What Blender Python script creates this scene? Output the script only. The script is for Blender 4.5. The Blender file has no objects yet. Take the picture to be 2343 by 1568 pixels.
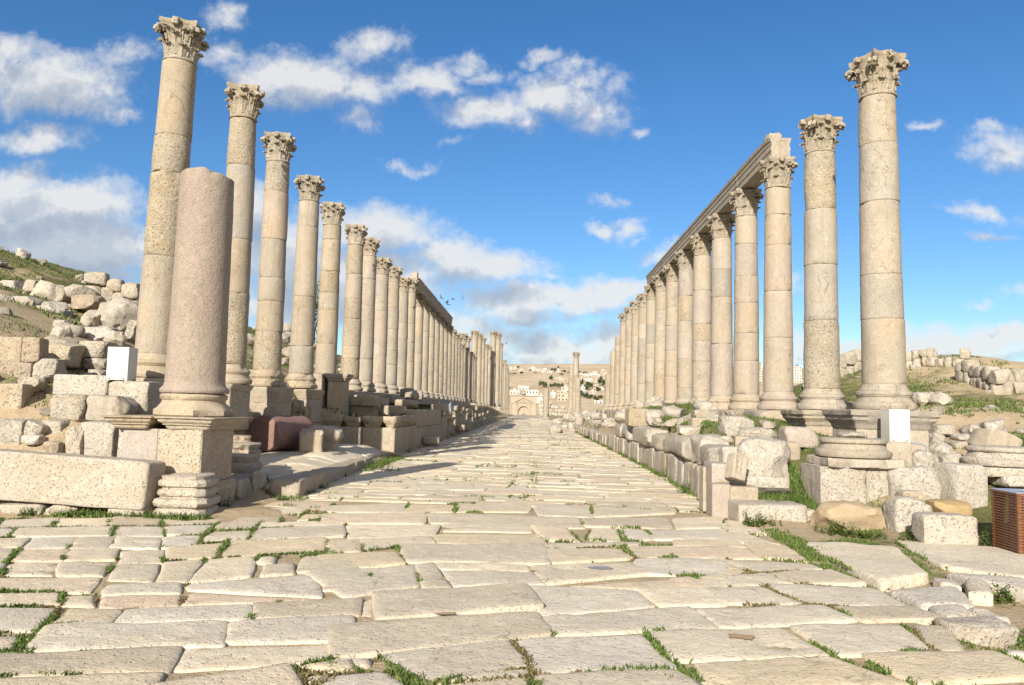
import bpy, bmesh, math, random
import numpy as np
from mathutils import Matrix, Vector, Euler

# ------------------------------------------------------------------ camera, sky, sun, exposure
C = bpy.context.scene.collection
SC = bpy.context.scene
EYE = 1.6
F, CX, CY = 1786.0, 1171.0, 784.0            # focal length and centre of the photograph at 2342 x 1568
YAW, PITCH, ROLL = math.radians(1.40), math.radians(4.89), math.radians(1.40)
CAMR = Matrix.Rotation(YAW, 3, 'Z') @ Matrix.Rotation(math.pi / 2 + PITCH, 3, 'X') @ Matrix.Rotation(ROLL, 3, 'Z')
cam_d = bpy.data.cameras.new('camera')
cam_d.sensor_fit = 'HORIZONTAL'; cam_d.sensor_width = 23.6; cam_d.lens = 23.6 * F / 2342.0
cam_d.clip_start = 0.1; cam_d.clip_end = 20000
cam = bpy.data.objects.new('camera', cam_d); C.objects.link(cam)
cam.matrix_world = Matrix.Translation((0, 0, EYE)) @ CAMR.to_4x4()
SC.camera = cam

SUN_EL, SUN_AZ = math.radians(25.5), math.radians(16.0)   # light travels towards +Y and a little towards +X
sd = bpy.data.lights.new('sun', 'SUN'); sd.energy = 5.0; sd.angle = math.radians(0.55); sd.color = (1.0, 0.94, 0.81)
so = bpy.data.objects.new('sun', sd); C.objects.link(so); so.location = (-20, -50, 40)
ldir = Vector((math.sin(SUN_AZ) * math.cos(SUN_EL), math.cos(SUN_AZ) * math.cos(SUN_EL), -math.sin(SUN_EL)))
so.rotation_euler = ldir.to_track_quat('-Z', 'Y').to_euler()
SC.view_settings.view_transform = 'Standard'; SC.view_settings.look = 'None'
SC.view_settings.exposure = 0.69; SC.view_settings.gamma = 1.0

def ray(px, py):
    return CAMR @ Vector(((px - CX) / F, -(py - CY) / F, -1.0))
def at(px, py, Y):                            # point on the sight line of a photograph pixel at distance Y down the street
    d = ray(px, py); t = Y / d.y
    return Vector((d.x * t, Y, EYE + d.z * t))
def on(px, py, z=0.0):                        # point on the sight line at height z
    d = ray(px, py); t = (z - EYE) / d.z
    return Vector((d.x * t, d.y * t, z))

class NB:                                     # tiny node builder
    def __init__(s, tree): s.t = tree; s.n = tree.nodes; s.l = tree.links
    def __call__(s, typ, ins=None, **kw):
        n = s.n.new(typ)
        for k, v in kw.items(): setattr(n, k, v)
        for k, v in (ins or {}).items():
            if isinstance(v, bpy.types.NodeSocket): s.l.new(v, n.inputs[k])
            else: n.inputs[k].default_value = v
        return n
    def m(s, op, a, b=0.0, c=0.0, clamp=False):
        n = s.n.new('ShaderNodeMath'); n.operation = op; n.use_clamp = clamp
        for i, v in enumerate((a, b, c)):
            if isinstance(v, bpy.types.NodeSocket): s.l.new(v, n.inputs[i])
            else: n.inputs[i].default_value = v
        return n.outputs[0]
    def v(s, op, a, b=(0, 0, 0)):
        n = s.n.new('ShaderNodeVectorMath'); n.operation = op
        for i, x in enumerate((a, b)):
            if isinstance(x, bpy.types.NodeSocket): s.l.new(x, n.inputs[i])
            else: n.inputs[i].default_value = x
        return n.outputs['Value'] if op == 'LENGTH' else n.outputs[0]
    def ramp(s, f, pts, interp='LINEAR'):
        n = s.n.new('ShaderNodeValToRGB'); n.color_ramp.interpolation = interp
        e = n.color_ramp.elements
        while len(e) < len(pts): e.new(0.5)
        for i, (p, c) in enumerate(pts):
            e[i].position = p; e[i].color = (c, c, c, 1) if isinstance(c, (int, float)) else (*c, 1)
        s.l.new(f, n.inputs[0]); return n.outputs[0]
    def mix(s, fac, a, b, mode='MIX'):
        n = s.n.new('ShaderNodeMix'); n.data_type = 'RGBA'; n.blend_type = mode
        for k, v in ((0, fac), (6, a), (7, b)):
            if isinstance(v, bpy.types.NodeSocket): s.l.new(v, n.inputs[k])
            else: n.inputs[k].default_value = (*v, 1) if isinstance(v, tuple) and len(v) == 3 else v
        return n.outputs[2]
    def noise(s, vec, scale, detail=6, rough=0.6, dist=0.0):
        n = s('ShaderNodeTexNoise', {'Vector': vec, 'Scale': scale, 'Detail': detail, 'Roughness': rough, 'Distortion': dist})
        return n

# clouds: soft heaps of cloud spread over the sky by direction (azimuth and height tangents), fluffed by noise
CLOUDS = [  # x, y, half width, half height (photograph pixels), density
 (95,175,205,92,1.3),(30,105,95,50,1.1),(185,215,115,60,.9),(85,312,125,40,1.0),(100,470,260,75,1.5),(40,405,110,50,1.2),(150,570,260,95,1.7),
 (510,40,52,34,.66),(300,115,75,30,.55),(520,132,75,32,.6),(250,262,60,20,.5),
 (690,170,175,72,1.35),(840,190,95,50,.85),(860,98,82,40,.75),(825,262,75,48,.72),(590,185,80,38,.9),
 (985,178,98,46,.95),(1060,128,45,22,.7),(1095,152,52,18,.6),
 (1130,245,130,56,1.15),(1260,215,150,62,1.05),(1195,285,58,38,.85),(1370,245,70,58,.75),(1345,185,75,32,.7),(1310,150,40,20,.6),
 (1235,131,46,18,.66),(940,370,62,15,.62),(1040,318,30,14,.5),
 (600,490,85,85,1.5),(640,620,140,150,1.5),(855,535,140,72,1.3),(800,660,260,95,1.5),(1000,595,120,60,1.3),(1120,610,150,52,1.3),(945,500,40,24,.6),(1265,627,30,14,.5),
 (1190,700,150,52,1.35),(1310,690,140,48,1.25),(1420,672,90,40,1.3),(1120,770,140,42,1.0),(1280,800,220,56,1.25),(1420,780,160,50,1.1),(1080,745,80,34,1.0),
 (1500,592,62,24,.85),(1520,570,40,22,.7),(1800,640,40,62,.6),(1810,780,60,44,.8),(1370,512,52,16,.72),(1425,525,38,22,.76),(1433,553,24,9,.5),(1380,455,45,12,.45),(1458,300,28,14,.45),
 (2275,335,100,40,.75),(2250,290,45,18,.5),(2245,482,85,20,.72),(2275,532,58,13,.6),(2113,293,30,16,.62),(2255,712,36,14,.5),(2330,670,40,24,.5),
 (2180,800,210,44,1.3),(1940,805,100,40,1.2),(2320,785,80,34,1.1)]
world = bpy.data.worlds.new('World'); SC.world = world; world.use_nodes = True
wt = world.node_tree; wt.nodes.clear()
g = bpy.data.node_groups.new('cloud_density', 'ShaderNodeTree')
g.interface.new_socket('P', in_out='INPUT', socket_type='NodeSocketVector')
g.interface.new_socket('D', in_out='OUTPUT', socket_type='NodeSocketFloat')
b = NB(g); gi = b('NodeGroupInput'); go = b('NodeGroupOutput')
P0 = gi.outputs[0]
w1 = b.noise(P0, 7.0, 3, .5); w2 = b.noise(P0, 26.0, 5, .62)
Pw = b.v('ADD', P0, b.v('MULTIPLY', b.v('SUBTRACT', w1.outputs['Color'], (.5, .5, .5)), (.10, .07, 0)))
Pw = b.v('ADD', Pw, b.v('MULTIPLY', b.v('SUBTRACT', w2.outputs['Color'], (.5, .5, .5)), (.05, .042, 0)))
acc = None
for (x, y, rx, ry, s) in CLOUDS:
    d = ray(x, y); u, v = d.x / d.y, d.z / d.y
    L = b.v('LENGTH', b.v('MULTIPLY', b.v('SUBTRACT', Pw, (u, v, 0)), (F / rx, F / ry, 0)))
    t = b.m('MULTIPLY', b.m('SUBTRACT', 1.12, L), s)
    acc = t if acc is None else b.m('SMOOTH_MAX', acc, t, 0.22)
fb = b.noise(P0, 15.0, 8, .62); fb2 = b.noise(P0, 60.0, 6, .6)
acc = b.m('ADD', acc, b.m('MULTIPLY', b.m('SUBTRACT', fb.outputs[0], .5), 1.3))
acc = b.m('ADD', acc, b.m('MULTIPLY', b.m('SUBTRACT', fb2.outputs[0], .5), .62))
g.links.new(acc, go.inputs[0])
b = NB(wt)
tc = b('ShaderNodeTexCoord'); sx = b('ShaderNodeSeparateXYZ', {0: tc.outputs['Generated']})
yy = b.m('MAXIMUM', sx.outputs[1], 0.05)
uv = b('ShaderNodeCombineXYZ', {0: b.m('DIVIDE', sx.outputs[0], yy), 1: b.m('DIVIDE', sx.outputs[2], yy)}).outputs[0]
def dens(vec):
    n = wt.nodes.new('ShaderNodeGroup'); n.node_tree = g; wt.links.new(vec, n.inputs[0]); return n.outputs[0]
D0 = dens(uv); D1 = dens(b.v('ADD', uv, (-.012, .036, 0)))
D0 = b.m('ADD', D0, .14); D1 = b.m('ADD', D1, .14)
alpha = b.ramp(D0, [(0.0, 0.0), (.2, .10), (.5, .42), (.8, .72), (1.0, .90)])
front = b.m('GREATER_THAN', sx.outputs[1], 0.06)
alpha = b.m('MULTIPLY', alpha, front)
nb = b.noise(tc.outputs['Generated'], 2.2, 7, .6, .3).outputs[0]              # unseen broken cloud added behind the camera to lift fill on shaded faces
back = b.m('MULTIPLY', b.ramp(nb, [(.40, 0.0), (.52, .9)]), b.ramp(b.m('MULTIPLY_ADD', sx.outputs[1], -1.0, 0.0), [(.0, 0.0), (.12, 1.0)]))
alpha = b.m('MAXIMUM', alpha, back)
lit = b.m('ADD', b.m('MULTIPLY', b.m('SUBTRACT', D0, D1), 1.0), .66, clamp=True)
thick = b.ramp(D0, [(.5, 0.0), (1.0, .55)])
lit = b.m('MULTIPLY', lit, b.m('SUBTRACT', 1.0, b.m('MULTIPLY', thick, b.ramp(D1, [(.45, 0.0), (1.0, 1.0)]))))
ccol = b.ramp(lit, [(0.0, (.42, .48, .58)), (.38, (.55, .60, .67)), (.72, (.70, .72, .76)), (1.0, (.88, .88, .87))])
sky = b('ShaderNodeTexSky', sky_type='NISHITA', sun_disc=False, sun_elevation=SUN_EL, sun_rotation=math.radians(196), altitude=600, air_density=1.0, dust_density=0.8, ozone_density=3.0)
hs = b('ShaderNodeHueSaturation', {'Hue': .503, 'Saturation': 1.25, 'Value': 1.0, 'Color': sky.outputs[0]})
bg1 = b('ShaderNodeBackground', {'Color': hs.outputs[0], 'Strength': 0.090})
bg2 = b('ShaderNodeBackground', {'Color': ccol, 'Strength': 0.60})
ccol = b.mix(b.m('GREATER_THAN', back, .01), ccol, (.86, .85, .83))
b.l.new(ccol, bg2.inputs['Color'])
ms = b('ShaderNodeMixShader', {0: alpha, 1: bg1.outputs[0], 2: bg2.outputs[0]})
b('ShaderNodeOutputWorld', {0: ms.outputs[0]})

# ------------------------------------------------------------------ noise in numpy
def _h(ix, iy, iz, seed):
    n = (ix * 374761393 + iy * 668265263 + iz * 2147483647 + seed * 1274126177) & 0xFFFFFFFF
    n = ((n ^ (n >> 13)) * 1274126177) & 0xFFFFFFFF
    n = ((n ^ (n >> 16)) * 2246822519) & 0xFFFFFFFF
    return ((n ^ (n >> 15)) & 0xFFFF) / 32767.5 - 1.0
def vnoise(P, seed=0):
    P = np.asarray(P, float); i = np.floor(P).astype(np.int64); f = P - i; f = f * f * (3 - 2 * f)
    x, y, z = i[..., 0], i[..., 1], i[..., 2]; r = 0.0
    for a in (0, 1):
        for bb in (0, 1):
            for c in (0, 1):
                w = (f[..., 0] if a else 1 - f[..., 0]) * (f[..., 1] if bb else 1 - f[..., 1]) * (f[..., 2] if c else 1 - f[..., 2])
                r = r + w * _h(x + a, y + bb, z + c, seed)
    return r
def fbm(P, seed=0, oct=3):
    P = np.asarray(P, float); r = 0.0; a = 1.0
    for k in range(oct):
        r = r + a * vnoise(P * (2.03 ** k) + 17.3 * k, seed + k); a *= .5
    return r

# ------------------------------------------------------------------ mesh and object helpers
def mesh_np(name, V, Fc, mat=None, smooth=None):
    me = bpy.data.meshes.new(name)
    V = np.asarray(V, dtype=np.float32)
    if isinstance(Fc, np.ndarray):
        k = Fc.shape[1]; n = Fc.shape[0]
        me.vertices.add(len(V)); me.vertices.foreach_set('co', V.ravel())
        me.loops.add(n * k); me.loops.foreach_set('vertex_index', Fc.astype(np.int32).ravel())
        me.polygons.add(n); me.polygons.foreach_set('loop_start', np.arange(0, n * k, k, dtype=np.int32))
        me.update(calc_edges=True)
    else:
        me.from_pydata([tuple(map(float, v)) for v in V], [], [tuple(map(int, f)) for f in Fc]); me.update()
    if smooth is not None:
        me.polygons.foreach_set('use_smooth', [True] * len(me.polygons))
        if smooth < 179: me.set_sharp_from_angle(angle=math.radians(smooth))
    if mat: me.materials.append(mat)
    return me
def link(name, me, parent=None, loc=None, rot=None):
    o = bpy.data.objects.new(name, me); C.objects.link(o)
    if parent: o.parent = parent
    if loc is not None: o.location = loc
    if rot is not None: o.rotation_euler = rot
    return o
def tag(o, label, cat, group=None, kind=None):
    if label: o['label'] = label
    if cat: o['category'] = cat
    if group: o['group'] = group
    if kind: o['kind'] = kind
    return o
def empty(name, loc, label, cat, group=None, rot=None):
    o = link(name, None, None, loc, rot); o.empty_display_size = .2
    return tag(o, label, cat, group)
class MB:                                      # collects shapes of ONE part
    def __init__(s): s.V = []; s.F = []; s.n = 0
    def add(s, V, Fc):
        V = np.asarray(V, float); s.V.append(V); s.F += [tuple(int(i) + s.n for i in f) for f in Fc]; s.n += len(V); return s
    def mesh(s, name, mat, smooth=35): return mesh_np(name, np.concatenate(s.V), s.F, mat, smooth)
    def obj(s, name, mat, parent=None, smooth=35, loc=None, rot=None): return link(name, s.mesh(name, mat, smooth), parent, loc, rot)

def box(x0, x1, y0, y1, z0, z1):
    V = [(x, y, z) for z in (z0, z1) for y in (y0, y1) for x in (x0, x1)]
    return V, [(0, 2, 3, 1), (4, 5, 7, 6), (0, 1, 5, 4), (2, 6, 7, 3), (0, 4, 6, 2), (1, 3, 7, 5)]
_cs = {}
def cube_sphere(n):
    if n in _cs: return _cs[n]
    idx = {}; V = []; Fc = []
    def vid(p):
        k = tuple(np.round(p, 5))
        if k not in idx: idx[k] = len(V); V.append(p)
        return idx[k]
    t = np.linspace(-1, 1, n + 1); t = np.sign(t) * (1 - (1 - np.abs(t)) ** 1.45)
    for ax in range(3):
        for sg in (-1, 1):
            for i in range(n):
                for j in range(n):
                    q = []
                    for (a, c) in ((i, j), (i + 1, j), (i + 1, j + 1), (i, j + 1)):
                        p = [0, 0, 0]; p[ax] = sg; p[(ax + 1) % 3] = t[a]; p[(ax + 2) % 3] = t[c]; q.append(vid(tuple(p)))
                    Fc.append(tuple(q) if sg > 0 else tuple(q[::-1]))
    _cs[n] = (np.array(V, float), np.array(Fc)); return _cs[n]
def rock_vf(sx, sy, sz, k=4, cuts=7, rough=.08, seed=0, n=9, cutd=(.72, 1.0), freq=1.6, taper=0.0):
    """A boulder (low k) or a dressed, worn block (high k); base at z = 0, centred in x and y."""
    V, Fc = cube_sphere(n); rng = np.random.RandomState(seed & 0x7fffffff); p = V.copy()
    p = p / ((np.abs(p) ** k).sum(1) ** (1.0 / k))[:, None] * 1.0
    for i in range(cuts):
        nn = rng.normal(size=3); nn /= np.linalg.norm(nn)
        sup = (np.abs(nn) ** (k / (k - 1.0))).sum() ** ((k - 1.0) / k)
        dd = sup * rng.uniform(*cutd); ex = p @ nn - dd
        p = p - np.outer(np.where(ex > 0, ex, 0), nn)
    h = np.array([sx, sy, sz]) * .5; q = p * h
    nr = p / (np.linalg.norm(p, axis=1)[:, None] + 1e-9)
    s = min(sx, sy, sz)
    if k < 9: q = q - nr * (np.clip(np.abs(fbm(q / s * 1.9 + seed * .53, seed + 9, 3)) - .12, -.12, .5) * rough * s * .9)[:, None]
    dsp = fbm(q / s * freq + seed * .37, seed, 3) * rough * s * .6 + fbm(q / s * freq * 4.5 + 9.1, seed + 5, 2) * rough * s * .16
    q = q + nr * dsp[:, None]
    if taper: q[:, :2] *= (1 - taper * (q[:, 2] / sz + .5))[:, None]
    q[:, 2] += sz * .5
    return q, Fc
def rect_lathe(prof, hx, hy, nseg=10, seed=0, rough=.006, rnd=.02):
    """Mouldings running round a rectangular block: prof = [(projection, z)...]"""
    V = []; Fc = []; per = None
    for (o, z) in prof:
        a, c = hx + o, hy + o; r = min(rnd, a * .3); ring = []
        tx = np.linspace(-a + r, a - r, nseg); ty = np.linspace(-c + r, c - r, nseg)
        ring += [(x, -c, z) for x in tx] + [(a, y, z) for y in ty] + [(x, c, z) for x in tx[::-1]] + [(-a, y, z) for y in ty[::-1]]
        per = len(ring); V += ring
    V = np.array(V, float)
    d = fbm(V * 3.1 + seed, seed, 3) * rough + fbm(V * 14 + seed, seed + 3, 2) * rough * .5
    ctr = V.copy(); ctr[:, 2] = 0; nn = ctr / (np.linalg.norm(ctr, axis=1)[:, None] + 1e-6)
    chip = np.clip(fbm(V * 4.0 + seed * 1.7, seed + 7, 3) - .55, 0, 1) * rough * 7
    V = V + nn * (d - chip)[:, None]; V[:, 2] += d * .4
    m = len(prof)
    for i in range(m - 1):
        for j in range(per):
            j2 = (j + 1) % per; Fc.append((i * per + j, i * per + j2, (i + 1) * per + j2, (i + 1) * per + j))
    Fc.append(tuple(range(per))[::-1]); Fc.append(tuple((m - 1) * per + j for j in range(per)))
    return V, Fc
def lathe(prof, seg=40, seed=0, rough=.0, chip=0.0, pit=0.0, caps=True):
    th = np.linspace(0, 2 * np.pi, seg, endpoint=False); m = len(prof)
    R = np.array([p[0] for p in prof]); Z = np.array([p[1] for p in prof])
    V = np.stack([np.outer(R, np.cos(th)), np.outer(R, np.sin(th)), np.repeat(Z[:, None], seg, 1)], -1).reshape(-1, 3)
    nn = V.copy(); nn[:, 2] = 0; nn /= (np.linalg.norm(nn, axis=1)[:, None] + 1e-6)
    d = fbm(V * 2.2 + seed * .7, seed, 3) * rough
    if pit: d = d - np.clip(fbm(V * 9 + seed, seed + 2, 2) - .1, 0, 1) * pit
    if chip:
        z0, z1 = Z.min(), Z.max(); e = np.minimum(V[:, 2] - z0, z1 - V[:, 2])
        d = d - np.clip(fbm(V * 3.5 + seed, seed + 4, 3) - .35, 0, 1) * chip * np.exp(-e / .05)
    V = V + nn * d[:, None]
    Fc = []
    for i in range(m - 1):
        for j in range(seg):
            j2 = (j + 1) % seg; Fc.append((i * seg + j, i * seg + j2, (i + 1) * seg + j2, (i + 1) * seg + j))
    if caps: Fc.append(tuple(range(seg))[::-1]); Fc.append(tuple((m - 1) * seg + j for j in range(seg)))
    return V, Fc
def tube(pts, rad, seg=6):
    pts = np.array(pts, float); V = []; Fc = []; n = len(pts)
    rad = rad if hasattr(rad, '__len__') else [rad] * n
    for i in range(n):
        t = pts[min(i + 1, n - 1)] - pts[max(i - 1, 0)]; t /= np.linalg.norm(t) + 1e-9
        a = np.cross(t, (0, 0, 1) if abs(t[2]) < .9 else (1, 0, 0)); a /= np.linalg.norm(a); c = np.cross(t, a)
        for j in range(seg):
            q = 2 * math.pi * j / seg; V.append(pts[i] + rad[i] * (a * math.cos(q) + c * math.sin(q)))
    for i in range(n - 1):
        for j in range(seg):
            j2 = (j + 1) % seg; Fc.append((i * seg + j, i * seg + j2, (i + 1) * seg + j2, (i + 1) * seg + j))
    Fc.append(tuple(range(seg))[::-1]); Fc.append(tuple((n - 1) * seg + j for j in range(seg)))
    return np.array(V), Fc
def rotz(V, a):
    c, s = math.cos(a), math.sin(a); V = np.asarray(V, float); o = V.copy()
    o[:, 0] = V[:, 0] * c - V[:, 1] * s; o[:, 1] = V[:, 0] * s + V[:, 1] * c; return o

# ------------------------------------------------------------------ materials
def new_mat(name):
    m = bpy.data.materials.new(name); m.use_nodes = True; m.node_tree.nodes.clear(); return m, NB(m.node_tree)
def finish(b, col, rough=.9, normal=None, spec=.25):
    p = b('ShaderNodeBsdfPrincipled', {'Roughness': rough, 'Specular IOR Level': spec})
    if isinstance(col, bpy.types.NodeSocket): b.l.new(col, p.inputs['Base Color'])
    else: p.inputs['Base Color'].default_value = (*col, 1)
    if normal is not None: b.l.new(normal, p.inputs['Normal'])
    b('ShaderNodeOutputMaterial', {0: p.outputs[0]}); return p
def stone_mat(name, c1, c2, c3, k=.73, streaky=0.0, crack=0.0, lcol=(.15, .13, .10), bdist=.03, stain=.5, speck=.25, pit=.3, bump=.5, rnd=.05, lichen=0.0, scale=1.0, streak=1.0, attr=None, coarse=0.0):
    c1, c2, c3 = [tuple(x * f_ for x, f_ in zip(c, (k, k * 1.01, k * 1.07))) for c in (c1, c2, c3)]
    m, b = new_mat(name)
    tc = b('ShaderNodeTexCoord'); oi = b('ShaderNodeObjectInfo')
    off = b.v('SCALE', b('ShaderNodeCombineXYZ', {0: oi.outputs['Random'], 1: oi.outputs['Random'], 2: oi.outputs['Random']}).outputs[0]); off.node.inputs['Scale'].default_value = 37.0
    P = b.v('ADD', tc.outputs['Object'], off)
    Ps = b.v('MULTIPLY', P, (scale, scale, scale * streak))
    nA = b.noise(Ps, 1.5, 7, .66, .4).outputs[0]; nB = b.noise(Ps, 4.6, 8, .7, .8).outputs[0]
    nC = b.noise(P, 42, 5, .7).outputs[0]; nD = b.noise(P, 31, 2, .5, 0.0).outputs[0]; nE = b.noise(P, 7.5, 8, .65).outputs[0]
    col = b.mix(b.ramp(nA, [(.36, 0.0), (.64, 1.0)]), c1, c2)
    col = b.mix(b.m('MULTIPLY', b.ramp(nB, [(.52, 0.0), (.70, 1.0)]), stain), col, c3)
    pale = tuple(min(.75, x * 1.22 + .02) for x in c1)
    col = b.mix(b.m('MULTIPLY', b.ramp(nE, [(.54, 0.0), (.66, 1.0)]), .55), col, pale)
    col = b.mix(1.0, col, b.ramp(nC, [(.3, 1 - speck), (.55, 1.0), (.75, 1 + speck * .35)]), 'MULTIPLY')
    col = b.mix(b.m('MULTIPLY', b.ramp(nD, [(.25, 1.0), (.33, 0.0)]), b.m('MULTIPLY', b.ramp(nB, [(.42, .15), (.6, 1.0)]), pit * .75)), col, tuple(x * .62 for x in c3))
    if lichen:
        nL = b.noise(P, 2.6, 9, .74, .8).outputs[0]
        col = b.mix(b.m('MULTIPLY', b.ramp(nL, [(.52, 0.0), (.62, 1.0)]), lichen), col, lcol)
    if streaky:
        nS = b.noise(b.v('MULTIPLY', P, (6.5, 6.5, .55)), 1.0, 6, .68, .3).outputs[0]
        col = b.mix(b.m('MULTIPLY', b.ramp(nS, [(.53, 0.0), (.70, 1.0)]), streaky), col, tuple(x * .72 for x in c3))
        nP = b.noise(P, .9, 5, .6, .2).outputs[0]
        col = b.mix(1.0, col, b.ramp(nP, [(.32, (.86, .85, .84)), (.5, (1.0, 1.0, 1.0)), (.68, (1.05, 1.0, .93))]), 'MULTIPLY')
    if crack:
        nK = b.noise(P, 1.35, 4, .6, .6).outputs[0]
        ln = b.ramp(b.m('ABSOLUTE', b.m('SUBTRACT', nK, .5)), [(.0, 1.0), (.0045, .8), (.011, 0.0)])
        col = b.mix(b.m('MULTIPLY', b.m('MULTIPLY', ln, b.ramp(nA, [(.5, 0.0), (.56, 1.0)])), crack), col, tuple(x * .35 for x in c3))
    if attr:
        at_ = b('ShaderNodeAttribute', attribute_name=attr)
        col = b.mix(1.0, col, b.ramp(at_.outputs['Fac'], [(0.0, (.82, .78, .73)), (.3, (.97, .98, 1.0)), (.55, (1.0, .93, .82)), (.75, (.90, .87, .84)), (.9, (1.10, 1.06, 1.0)), (1.0, (1.0, .90, .84))]), 'MULTIPLY')
    v = b.m('ADD', 1 - rnd, b.m('MULTIPLY', oi.outputs['Random'], 2 * rnd))
    hv = b('ShaderNodeHueSaturation', {'Color': col, 'Value': v})
    r2 = b('ShaderNodeTexWhiteNoise', noise_dimensions='1D'); b.l.new(oi.outputs['Random'], r2.inputs['W'])
    b.l.new(b.m('ADD', .88, b.m('MULTIPLY', r2.outputs['Value'], .26)), hv.inputs['Saturation'])
    hgt = b.m('ADD', b.m('MULTIPLY', nE, .9), b.m('ADD', b.m('MULTIPLY', nC, .28), b.m('MULTIPLY', b.ramp(nD, [(.27, 0.0), (.40, 1.0)]), .35 + pit)))
    if coarse:
        vo = b('ShaderNodeTexVoronoi', {'Vector': b.v('ADD', P, b.v('SCALE', b.noise(P, 9, 3).outputs['Color'])), 'Scale': 16.0}); vo.inputs['Vector'].links[0].from_node.inputs[1].links[0].from_node.inputs['Scale'].default_value = .05
        hgt = b.m('ADD', hgt, b.m('MULTIPLY', vo.outputs['Distance'], coarse))
    bp = b('ShaderNodeBump', {'Strength': bump, 'Distance': bdist, 'Height': hgt})
    finish(b, hv.outputs[0], .92, bp.outputs[0], .18)
    return m
M = {}
M['lime'] = stone_mat('limestone_warm', (.48, .41, .31), (.49, .405, .295), (.42, .31, .18), stain=.5, streak=.45, streaky=.42, crack=.5)
M['pale'] = stone_mat('limestone_pale', (.49, .425, .33), (.47, .395, .295), (.38, .29, .18), stain=.4, streak=.5, streaky=.42, crack=.5)
M['rose'] = stone_mat('limestone_rose', (.485, .402, .312), (.48, .40, .315), (.44, .32, .21), stain=.3, speck=.18, streak=.4, streaky=.42, crack=.5)
M['grey'] = stone_mat('limestone_grey', (.43, .378, .305), (.46, .39, .295), (.33, .27, .19), stain=.4, streak=.5, streaky=.42, crack=.5)
M['pitted'] = stone_mat('limestone_pitted', (.465, .39, .275), (.49, .42, .315), (.38, .25, .10), stain=.7, speck=.35, pit=.75, bump=.8, coarse=.35, streaky=.3)
M['tan'] = stone_mat('limestone_tan', (.475, .40, .30), (.48, .395, .285), (.41, .30, .18), stain=.35, speck=.15, pit=.25, streak=.5, streaky=.42, crack=.5)
M['cap'] = stone_mat('limestone_carved', (.50, .425, .315), (.43, .36, .255), (.34, .25, .15), stain=.5, lichen=.38, bump=.8)
M['rock'] = stone_mat('limestone_rock', (.53, .47, .375), (.44, .375, .28), (.36, .27, .16), stain=.45, lichen=.12, k=.80, bump=1.0, coarse=.35, bdist=.05, lcol=(.20, .18, .145), pit=.10)
M['white'] = stone_mat('limestone_white', (.57, .505, .41), (.52, .44, .335), (.42, .33, .21), stain=.4, bump=.95, lichen=.10, k=.80, bdist=.05, lcol=(.20, .18, .145), pit=.10)
M['block'] = stone_mat('limestone_block', k=.85, c1=(.50, .425, .315), c2=(.46, .37, .25), c3=(.36, .26, .15), stain=.5, pit=.5, lichen=.1, bump=.85, bdist=.05, lcol=(.20, .18, .145))
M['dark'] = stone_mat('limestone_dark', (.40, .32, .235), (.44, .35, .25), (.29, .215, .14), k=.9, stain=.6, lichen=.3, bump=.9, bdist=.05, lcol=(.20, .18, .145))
M['ochre'] = stone_mat('sandstone_ochre', (.47, .34, .185), (.50, .37, .21), (.40, .27, .13), stain=.3, speck=.12, pit=.15, bump=.45)
M['pinkish'] = stone_mat('limestone_pinkish', (.50, .42, .345), (.48, .41, .33), (.42, .31, .25), stain=.3, bump=.6)
M['granite'] = stone_mat('granite_pink', (.44, .345, .27), (.48, .395, .305), (.34, .245, .185), k=.64, stain=.5, speck=.34, pit=.25, bump=.6, streak=.35)
M['granite_dark'] = stone_mat('granite_dark_pink', (.24, .145, .12), (.29, .185, .15), (.17, .105, .085), k=1.0, stain=.4, speck=.6, pit=.5, bump=.7)
M['slab'] = stone_mat('paving_stone', (.60, .53, .408), (.555, .48, .365), (.54, .44, .29), k=1.0, crack=.6, stain=.6, speck=.18, pit=.24, bump=.75, rnd=0.0, scale=.9, attr='tone')
M['gravelly'] = stone_mat('rough_bedrock', k=1.0, c1=(.55, .49, .395), c2=(.49, .42, .32), c3=(.38, .30, .20), stain=.4, bump=.9)
def plain(name, c, rough=.6, spec=.4, var=.06, scale=30, metal=0.0):
    m, b = new_mat(name); tc = b('ShaderNodeTexCoord')
    n = b.noise(tc.outputs['Object'], scale, 5, .6).outputs[0]
    col = b.mix(1.0, c, b.ramp(n, [(.3, 1 - var), (.7, 1 + var)]), 'MULTIPLY')
    p = finish(b, col, rough, None, spec); p.inputs['Metallic'].default_value = metal; return m
M['paint'] = plain('white_painted_metal', (.60, .57, .51), .45, .4, .03, 9)
M['metal'] = plain('grey_metal', (.42, .44, .50), .42, .5, .08, 25, .5)
M['black'] = plain('black_hole', (.02, .02, .02), .9)
M['rust'] = plain('rusty_bolt', (.18, .08, .04), .8)
M['bird'] = plain('black_feathers', (.018, .018, .022), .8)
M['cloth_dark'] = plain('dark_cloth', (.035, .03, .04), .9)
M['cloth_red'] = plain('red_cloth', (.20, .03, .04), .9)
M['skin'] = plain('skin', (.42, .26, .18), .6)
M['board'] = plain('grey_board', (.34, .36, .38), .6)
m, b = new_mat('slatted_wood'); tc = b('ShaderNodeTexCoord'); oi = b('ShaderNodeObjectInfo')
n = b.noise(b.v('MULTIPLY', tc.outputs['Object'], (3, 3, 40)), 4, 6, .6).outputs[0]
col = b.mix(b.ramp(n, [(.35, 0.0), (.65, 1.0)]), (.11, .042, .02), (.20, .082, .036)); M['wood'] = m
hv = b('ShaderNodeHueSaturation', {'Color': col, 'Value': b.m('ADD', .75, b.m('MULTIPLY', oi.outputs['Random'], .5))}); finish(b, hv.outputs[0], .5, None, .4)
m, b = new_mat('grass_blades'); ge = b('ShaderNodeNewGeometry'); M['grass'] = m
at_ = b('ShaderNodeAttribute', attribute_name='dry')
r_ = ge.outputs['Random Per Island']
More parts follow.
